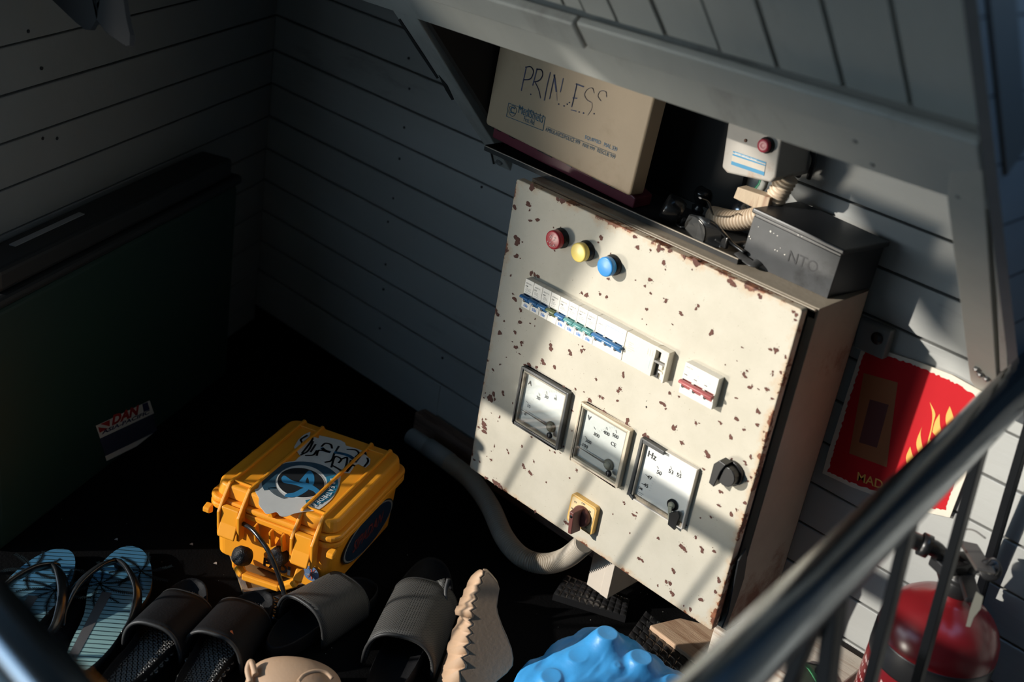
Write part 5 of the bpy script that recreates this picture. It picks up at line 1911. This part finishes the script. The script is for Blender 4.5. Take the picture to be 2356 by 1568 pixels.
def sole(m, M_, ol, rings, mi=0):
    """rings: (scale, z) from underside round over the rim to the middle of the footbed"""
    n = len(ol)
    cx_ = sum(p[0] for p in ol) / n
    cy_ = sum(p[1] for p in ol) / n
    vs = []
    for k, z in rings:
        for x, y in ol:
            vs.append(M_ @ Vector((cx_ + (x - cx_) * k, cy_ + (y - cy_) * (1 - (1 - k) * .55), z)))
    fs = [(i * n + j, i * n + (j + 1) % n, (i + 1) * n + (j + 1) % n, (i + 1) * n + j) for i in range(len(rings) - 1) for j in range(n)]
    fs.append(tuple(range(n - 1, -1, -1)))
    fs.append(tuple(range((len(rings) - 1) * n, len(rings) * n)))
    m.add(vs, fs, mi, True)


def strap_grid(m, M_, y0, y1, W0, W1, H0, H1, zb, side=1, off=0.0, uvs=(30, 50), skew=0.0, mi=0, bend=.010):
    def f(u, v):
        a = pi * v
        y = y0 + (y1 - y0) * u
        w = (W0 + (W1 - W0) * u) / 2 + off
        h = H0 + (H1 - H0) * u + off
        ex_ = .75
        cxx = cos(a); sxx = sin(a)
        x = -math.copysign(abs(cxx) ** ex_, cxx) * w
        z = zb + (abs(sxx) ** .8) * h
        return M_ @ Vector((x + side * bend, y + skew * x + .012 * (sin(a) - .5) * (1 if u > .5 else -1) * 0, z))
    m.grid(f, 10, 28, mi, True, uvscale=uvs)


def slide(name, label, toe, heel, W, side, strap=(.48, .86), H=(.052, .040), mats=(foam, weave, foamrim), lat=(34, 70), group=None, wz=.030):
    M_, L = frame(toe, heel)
    t = thing(name, label, 'sandal', M_.translation, group)
    m = MB()
    ol = outline(L, W, side)
    sole(m, M_, ol, [(.93, 0), (.99, .006), (1.0, .016), (.99, .027), (.955, .030), (.92, .027), (.86, .019), (.5, .016), (.1, .016)])
    m.build('sole', mats[0], t)
    m = MB()
    strap_grid(m, M_, L * strap[0], L * strap[1], W * 1.02, W * .99, H[0], H[1], .006, side, uvs=lat)
    s_ = m.build('strap', mats[1], t, solid=.006)
    for u, h, w in ((strap[0], H[0], W * 1.02), (strap[1], H[1], W * .99)):
        m = MB()
        P = []
        for k in range(25):
            a = pi * k / 24
            P.append(M_ @ Vector((-math.copysign(abs(cos(a)) ** .75, cos(a)) * (w / 2 - .002) + side * .010, L * u, .006 + abs(sin(a)) ** .8 * (h - .002))))
        m.tube(P, .0026, 8)
        m.build('strap_edge', mats[2], s_)
    return t, M_, L


def dimples(t, M_, L, W, y0, y1, side, mt, step=.0075, cut=None):
    m = MB()
    n = 0
    y = y0
    row = 0
    while y < y1:
        x = -W / 2 + (step / 2 if row % 2 else 0)
        while x < W / 2:
            s = y / L
            w = (math.sin(pi * min(1, max(0, s))) ** .42) * W / 2 * .70
            if abs(x) < w:
                c = M_ @ Vector((x + side * .010 * math.sin(pi * s), y, .0165))
                r = step * .44
                vs, k6 = [], 8
                for rr_, zz in ((r, 0), (r * .92, .0016), (r * .62, .0016), (r * .5, -.0005)):
                    vs += [c + Vector((rr_ * cos(2 * pi * k / k6), rr_ * sin(2 * pi * k / k6), zz)) for k in range(k6)]
                fs = [(i * k6 + j, i * k6 + (j + 1) % k6, (i + 1) * k6 + (j + 1) % k6, (i + 1) * k6 + j) for i in range(3) for j in range(k6)]
                m.add(vs, fs, 0, True)
            x += step
        y += step * .86
        row += 1
    m.build('footbed_texture', mt, t)


# the two perforated slides
dm = mat('footbed_grey', (.13, .127, .12), .35, spec=.6)
for (toe, heel, side, lab) in ((onz(455, 1340, .02), None, 1, 'black slide sandal with a dimpled footbed, nearest the blue flip-flops'),
                               (onz(612, 1368, .02), None, -1, 'black slide sandal with a dimpled footbed and a tiny orange tag')):
    d = Vector((.50, -.866, 0))
    heel = toe + d * .27
    t, M_, L = slide('slide_sandal', lab, toe, heel, .088, side, (.44, .80), (.056, .040), (foam, foam, foamrim), group='black dimpled slide sandals')
    dimples(t, M_, L, .088, .012, L - .012, side, dm)
    if side == -1:
        m = MB()
        p = ony(535, 1455, 0.1)
        p = onz(532, 1450, .058); q = onz(537, 1465, .054)
        m.bar(p, q, .0025, .0012)
        m.build('orange_tag', mat('orange_tag', (.35, .08, .02), .5), t)

# the two woven-strap slides
slide('slide_sandal', 'black slide sandal with a fine woven strap, touching the orange case', onz(858, 1345, .02), onz(618, 1498, .02), .094, -1, (.33, .78), (.058, .048), lat=(36, 64), group='black woven strap sandals')
t, M_, L = slide('slide_sandal', 'black slide sandal with a broad woven strap, pointing at the tan clog sole', onz(1000, 1290, .02), onz(850, 1640, .02), .104, 1, (.30, .72), (.064, .052), lat=(36, 64), group='black woven strap sandals')
m = MB()
def toeflap(u, v):
    a = onz(935, 1352, .03); b = onz(1022, 1345, .052); c = onz(1025, 1402, .030); d = onz(930, 1375, .028)
    p = a * (1 - u) * (1 - v) + b * u * (1 - v) + c * u * v + d * (1 - u) * v
    p.z += .012 * u * u
    return p
m.grid(toeflap, 10, 8, 0, True, uvscale=(18, 12))
m.build('toe_insole', weave, t, solid=.003)
m = MB()
m.tube(smooth_path([onz(1032, 1330, .075), onz(1026, 1355, .060), onz(1026, 1385, .046), onz(1024, 1406, .034)], 8), .0032, 10)
m.build('toe_rim', foamrim, t)

# flip-flops
ffp = mat('flip_flop_edge', (.010, .012, .014), .6)
ffm = bpy.data.materials.new('striped_footbed')
ffm.use_nodes = True
tt = ffm.node_tree
bb = tt.nodes['Principled BSDF']
co = nd(tt, 'TexCoord'); sp_ = nd(tt, 'SeparateXYZ'); mul = nd(tt, 'Math', operation='MULTIPLY'); fr = nd(tt, 'Math', operation='FRACT'); gt_ = nd(tt, 'Math', operation='GREATER_THAN')
mul.inputs[1].default_value = 1.0
gt_.inputs[1].default_value = .20
rp2 = nd(tt, 'ValToRGB')
rp2.color_ramp.elements[0].color = (.26, .42, .40, 1)
rp2.color_ramp.elements[1].color = (.05, .17, .29, 1)
rp2.color_ramp.elements[0].position = .25
rp2.color_ramp.elements[1].position = .75
mx_ = nd(tt, 'MixRGB'); mx_.inputs[1].default_value = (.008, .025, .032, 1)
tt.links.new(co.outputs['UV'], sp_.inputs[0]); tt.links.new(sp_.outputs['X'], mul.inputs[0]); tt.links.new(mul.outputs[0], fr.inputs[0]); tt.links.new(fr.outputs[0], gt_.inputs[0])
tt.links.new(sp_.outputs['Y'], rp2.inputs[0]); tt.links.new(gt_.outputs[0], mx_.inputs[0]); tt.links.new(rp2.outputs[0], mx_.inputs[2]); tt.links.new(mx_.outputs[0], bb.inputs['Base Color'])
bb.inputs['Roughness'].default_value = .5


def flipflop(label, toe, dirv, side, stripe_dir):
    heel = toe + dirv * .285
    M_, L = frame(toe, heel)
    t = thing('flip_flop', label, 'flip-flop', M_.translation, 'blue palm pattern flip-flops')
    ol = outline(L, .098, side, waist=.84)
    m = MB()
    sole(m, M_, ol, [(.97, 0), (1.0, .004), (1.0, .0150)])
    m.build('sole', ffp, t)
    n = len(ol)
    m = MB()
    P = [M_ @ Vector((x * .99, y, .0153)) for x, y in ol]
    cen = sum(P, Vector()) / n
    sd = Vector(stripe_dir).normalized()
    per = Vector((sd.y, -sd.x, 0))
    vs = P + [cen]
    uv = []
    for q, xy in zip(vs, list(ol) + [(0, L / 2)]):
        uv.append(((q - cen).dot(per) / .0088, xy[1] / L))
    m.add(vs, [(i, (i + 1) % n, n) for i in range(n)], 0, False, uv)
    fb = m.build('footbed', ffm, t, doubles=False)
    # palm silhouettes
    m = MB()
    def palm(cx_, cy_, s, ntr, rot):
        c = M_ @ Vector((cx_, cy_, .0157))
        for k in range(ntr):
            a = rot + 2 * pi * k / ntr + rr.uniform(-.2, .2)
            pts = [c + Vector((cos(a + .35 * j / 5) * s * j / 5, sin(a + .35 * j / 5) * s * j / 5, 0)) for j in range(6)]
            for j in range(5):
                d = (pts[j + 1] - pts[j]).normalized(); q = d.cross(EZ)
                wv = .0052 * math.sin(pi * (j + .6) / 6)
                for f in range(4):
                    b0 = pts[j].lerp(pts[j + 1], f / 4)
                    m.add([b0, b0 + q * wv + d * .004, b0 + d * .0022], [(0, 1, 2)])
                    m.add([b0, b0 - q * wv + d * .004, b0 + d * .0022], [(0, 1, 2)])
                ribbon(m, [pts[j], pts[j + 1]], .0010, EZ, 0, .0)
    palm(-.020 * side, L * .66, .052, 9, 1.0)
    palm(.028 * side, L * .80, .045, 7, 0.2)
    m.build('palm_print', mat('palm_black', (.008, .016, .020), .5), fb)
    m = MB()
    a = [M_ @ Vector(p) for p in ((-.012, L * .60, .0158), (.002, L * .60, .0158), (-.004, L * .02 + .012, .0158), (-.016, L * .02 + .012, .0158))]
    m.add(a, [(0, 1, 2, 3)])
    m.build('trunk_print', mat('trunk_grey', (.09, .085, .085), .6), fb)
    # thong
    for s in (-1, 1):
        m = MB()
        P = smooth_path([M_ @ Vector(p) for p in ((side * -.006, L * .80, .016), (side * -.006, L * .785, .030), (s * .020 + side * -.003, L * .70, .038), (s * .042, L * .55, .034), (s * .047, L * .40, .022), (s * .040, L * .31, .015))], 8)
        N_ = len(P)
        m.tube(P, [(.0035 + .0085 * math.sin(pi * min(1, i / (N_ - 1))) ** .8) for i in range(N_)], 12, flat=.38, up=(0, 0, 1))
        m.build('thong_strap', rub, t)
    return t


fd = Vector((.70, -.715, 0))
flipflop('blue palm print flip-flop with black thong, cut by the left edge of the picture', onz(146, 1262, .015), fd, -1, onz(150, 1300, 0) - onz(50, 1295, 0))
flipflop('blue palm print flip-flop with black thong, beside the black slide sandal', onz(305, 1256, .015), fd, 1, onz(300, 1290, 0) - onz(200, 1282, 0))

# tan clog showing its smooth upper
t, M_, L = slide('foam_clog', 'tan foam clog lying with its rounded upper towards the viewer', onz(600, 1690, .02), onz(800, 1640, .02), .10, 1, (.2, .8), (.05, .04), (tanf, tanf, tanf))
t['category'] = 'clog'
for ch_ in list(t.children_recursive) + [t]:
    pass
for ch_ in list(t.children_recursive):
    bpy.data.objects.remove(ch_)
t.location = onz(690, 1560, 0)
def shell(u, v):
    # a flattened dome with an opening
    a = onz(572, 1560, .012); b = onz(790, 1590, .012)
    ax = b - a
    yy = Vector((ax.y, -ax.x, 0)).normalized()
    if yy.dot(CAMP - a) < 0:
        yy = -yy
    th = pi * v
    p = a + ax * (.5 - .5 * cos(pi * u)) + yy * (.030 - cos(th) * .050 * (math.sin(pi * u) ** .5)) + EZ * (.058 * math.sin(pi * u) ** .55 * math.sin(th) ** .8)
    return p
m = MB()
m.grid(shell, 28, 18)
m.build('upper', tanf, t, solid=.004)
m = MB()
P = smooth_path([onz(686, 1568, .075), onz(700, 1552, .075), onz(725, 1543, .075), (onz(750, 1546, .073)), onz(765, 1560, .070)], 8)
m.tube(P, .0028, 10)
m.build('opening_rim', tanf, t)
m = MB()
m.tube(smooth_path([onz(576, 1570, .055), onz(570, 1540, .060), onz(578, 1522, .066), onz(588, 1552, .062)], 8), .004, 10)
m.build('collar_tip', tanf, t)

# tan serrated sole, standing on its side
t = thing('foam_sole', 'tan foam slide standing on its side with a saw-toothed sole', 'sandal', onz(1085, 1500, 0))
Zq = lambda x, y: (560 + x / 3.57, 1290 + y / 3.57)
teeth = [(1960, 80), (1900, 120), (1860, 180), (1855, 215), (1830, 240), (1825, 290), (1795, 320), (1790, 365), (1756, 395), (1760, 430), (1815, 425), (1780, 480), (1775, 520), (1730, 580), (1725, 640), (1690, 700), (1690, 760), (1650, 850), (1640, 910), (1600, 1010), (1590, 1080)]
tips = [(1978, 85), (1975, 120), (1948, 140), (1962, 170), (1960, 185), (1925, 205), (1943, 235), (1938, 250), (1902, 275), (1923, 305), (1918, 320), (1880, 345), (1906, 375), (1902, 392), (1868, 410), (1897, 445), (1890, 462), (1855, 480), (1892, 515), (1885, 530), (1850, 550),
        (1884, 585), (1876, 600), (1838, 620), (1868, 660), (1862, 680), (1815, 705), (1856, 750), (1850, 770), (1795, 795), (1840, 850), (1834, 880), (1780, 905), (1790, 990), (1770, 1080)]
face = [(1978, 85), (2010, 90), (2050, 130), (2090, 180), (2105, 230), (2095, 290), (2083, 380), (2095, 440), (2130, 540), (2175, 640), (2205, 720), (2220, 800), (2215, 860), (2170, 920), (2090, 985), (2000, 1080), (1770, 1080)]
def tz(y):                               # it leans: the top end is higher and further
    return .085 - .00002 * y
spx = [Zq(*p) for p in tips]
# side wall between the serrated outline and the back edge, built as a thick slab standing on the floor
fa = ony(*Zq(1978, 85), 1.155)
e0 = onz(1085, 1625, 0.0)
pl_n = Vector((.79, -.57, .2)).normalized()
def onq(px, py, off=0.0):
    r = ray(*Zq(px, py))
    q = e0 + pl_n * off
    return CAMP + r * ((q - CAMP).dot(pl_n) / r.dot(pl_n))
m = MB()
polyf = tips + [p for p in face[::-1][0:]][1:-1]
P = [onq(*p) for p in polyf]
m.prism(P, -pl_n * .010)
m.build('inner_side', mat('tan_foam_shaded', (0.33, 0.235, 0.16), 0.6, vary=.08, scale=10, bump=.15, bscale=200), t, bevel=.002)  # tan foam darkened so the inner side looks shaded
m = MB()
k = 0
N_ = len(tips)
for i in range(N_ - 1):
    a, b = tips[i], tips[i + 1]
    ta, tb = i / (N_ - 1), (i + 1) / (N_ - 1)
    def low(tq):
        f = tq * (len(teeth) - 1); j = min(int(f), len(teeth) - 2); g = f - j
        return (teeth[j][0] * (1 - g) + teeth[j + 1][0] * g, teeth[j][1] * (1 - g) + teeth[j + 1][1] * g)
    la, lb = low(ta), low(tb)
    la = onq(*la, -.045); lb = onq(*lb, -.045)
    pa, pb = onq(*a), onq(*b)
    m.add([pa, pb, lb, la], [(0, 1, 2, 3)], 0, True)
m.build('toothed_sole', tanf, t, solid=.004)

# blue knobbly soft thing
bluep = mat('blue_soft_plastic', (0.05, 0.32, 0.70), 0.42, vary=.10, scale=25, bump=.2, bscale=120)
K = [(1399, 1449, .115, .0135), (1477, 1505, .100, .0140), (1330, 1507, .085, .0125), (1268, 1552, .072, .0125), (1557, 1562, .085, .0135), (1420, 1600, .085, .0135), (1345, 1590, .075, .0125), (1500, 1620, .085, .013), (1270, 1610, .060, .0125), (1420, 1530, .088, .004), (1440, 1570, .085, .004)]
kn_ = [(onz(a, b, z), r) for a, b, z, r in K]
blp = thing('rubber_mould', 'crumpled bright blue rubber sheet stretched over round knobs', 'rubber sheet', onz(1390, 1560, 0))
gx0, gx1 = min(k[0].x for k in kn_) - .05, max(k[0].x for k in kn_) + .05
gy0, gy1 = min(k[0].y for k in kn_) - .05, max(k[0].y for k in kn_) + .05
import mathutils
def hgt(x, y):
    h = 0.0
    acc = 0.0
    for c, r in kn_:
        d = math.hypot(x - c.x, y - c.y)
        r *= 1.12
        if d < r:
            v = c.z - .0012 * (1 - d / r)
        else:
            e = (d - r)
            v = c.z - .016 * (1 - math.exp(-e / .012)) - e * .42
        acc += math.exp(v * 170)
    h = math.log(acc) / 170 - .004
    # outline of the skin: pull down outside the hull of the knobs
    dmin = min(math.hypot(x - c.x, y - c.y) - r for c, r in kn_)
    n_ = mathutils.noise.noise(Vector((x * 38, y * 38, 1.3))) * .006 + abs(mathutils.noise.noise(Vector((x * 70, y * 25, 4.1)))) * .004
    h -= n_ * min(1, max(0, dmin - .002) / .02)
    if dmin > .034:
        h -= (dmin - .034) * 5
    return h
m = MB()
NX, NY = 150, 150
vs = []
for i in range(NX + 1):
    for j in range(NY + 1):
        x = gx0 + (gx1 - gx0) * i / NX; y = gy0 + (gy1 - gy0) * j / NY
        vs.append(Vector((x, y, hgt(x, y))))
fs = []
for i in range(NX):
    for j in range(NY):
        q = (i * (NY + 1) + j, (i + 1) * (NY + 1) + j, (i + 1) * (NY + 1) + j + 1, i * (NY + 1) + j + 1)
        if max(vs[a].z for a in q) > .002:
            fs.append(q)
for v in vs:
    v.z = max(v.z, .0015)
m.add(vs, fs, 0, True)
o = m.build('skin', bluep, blp, doubles=False)
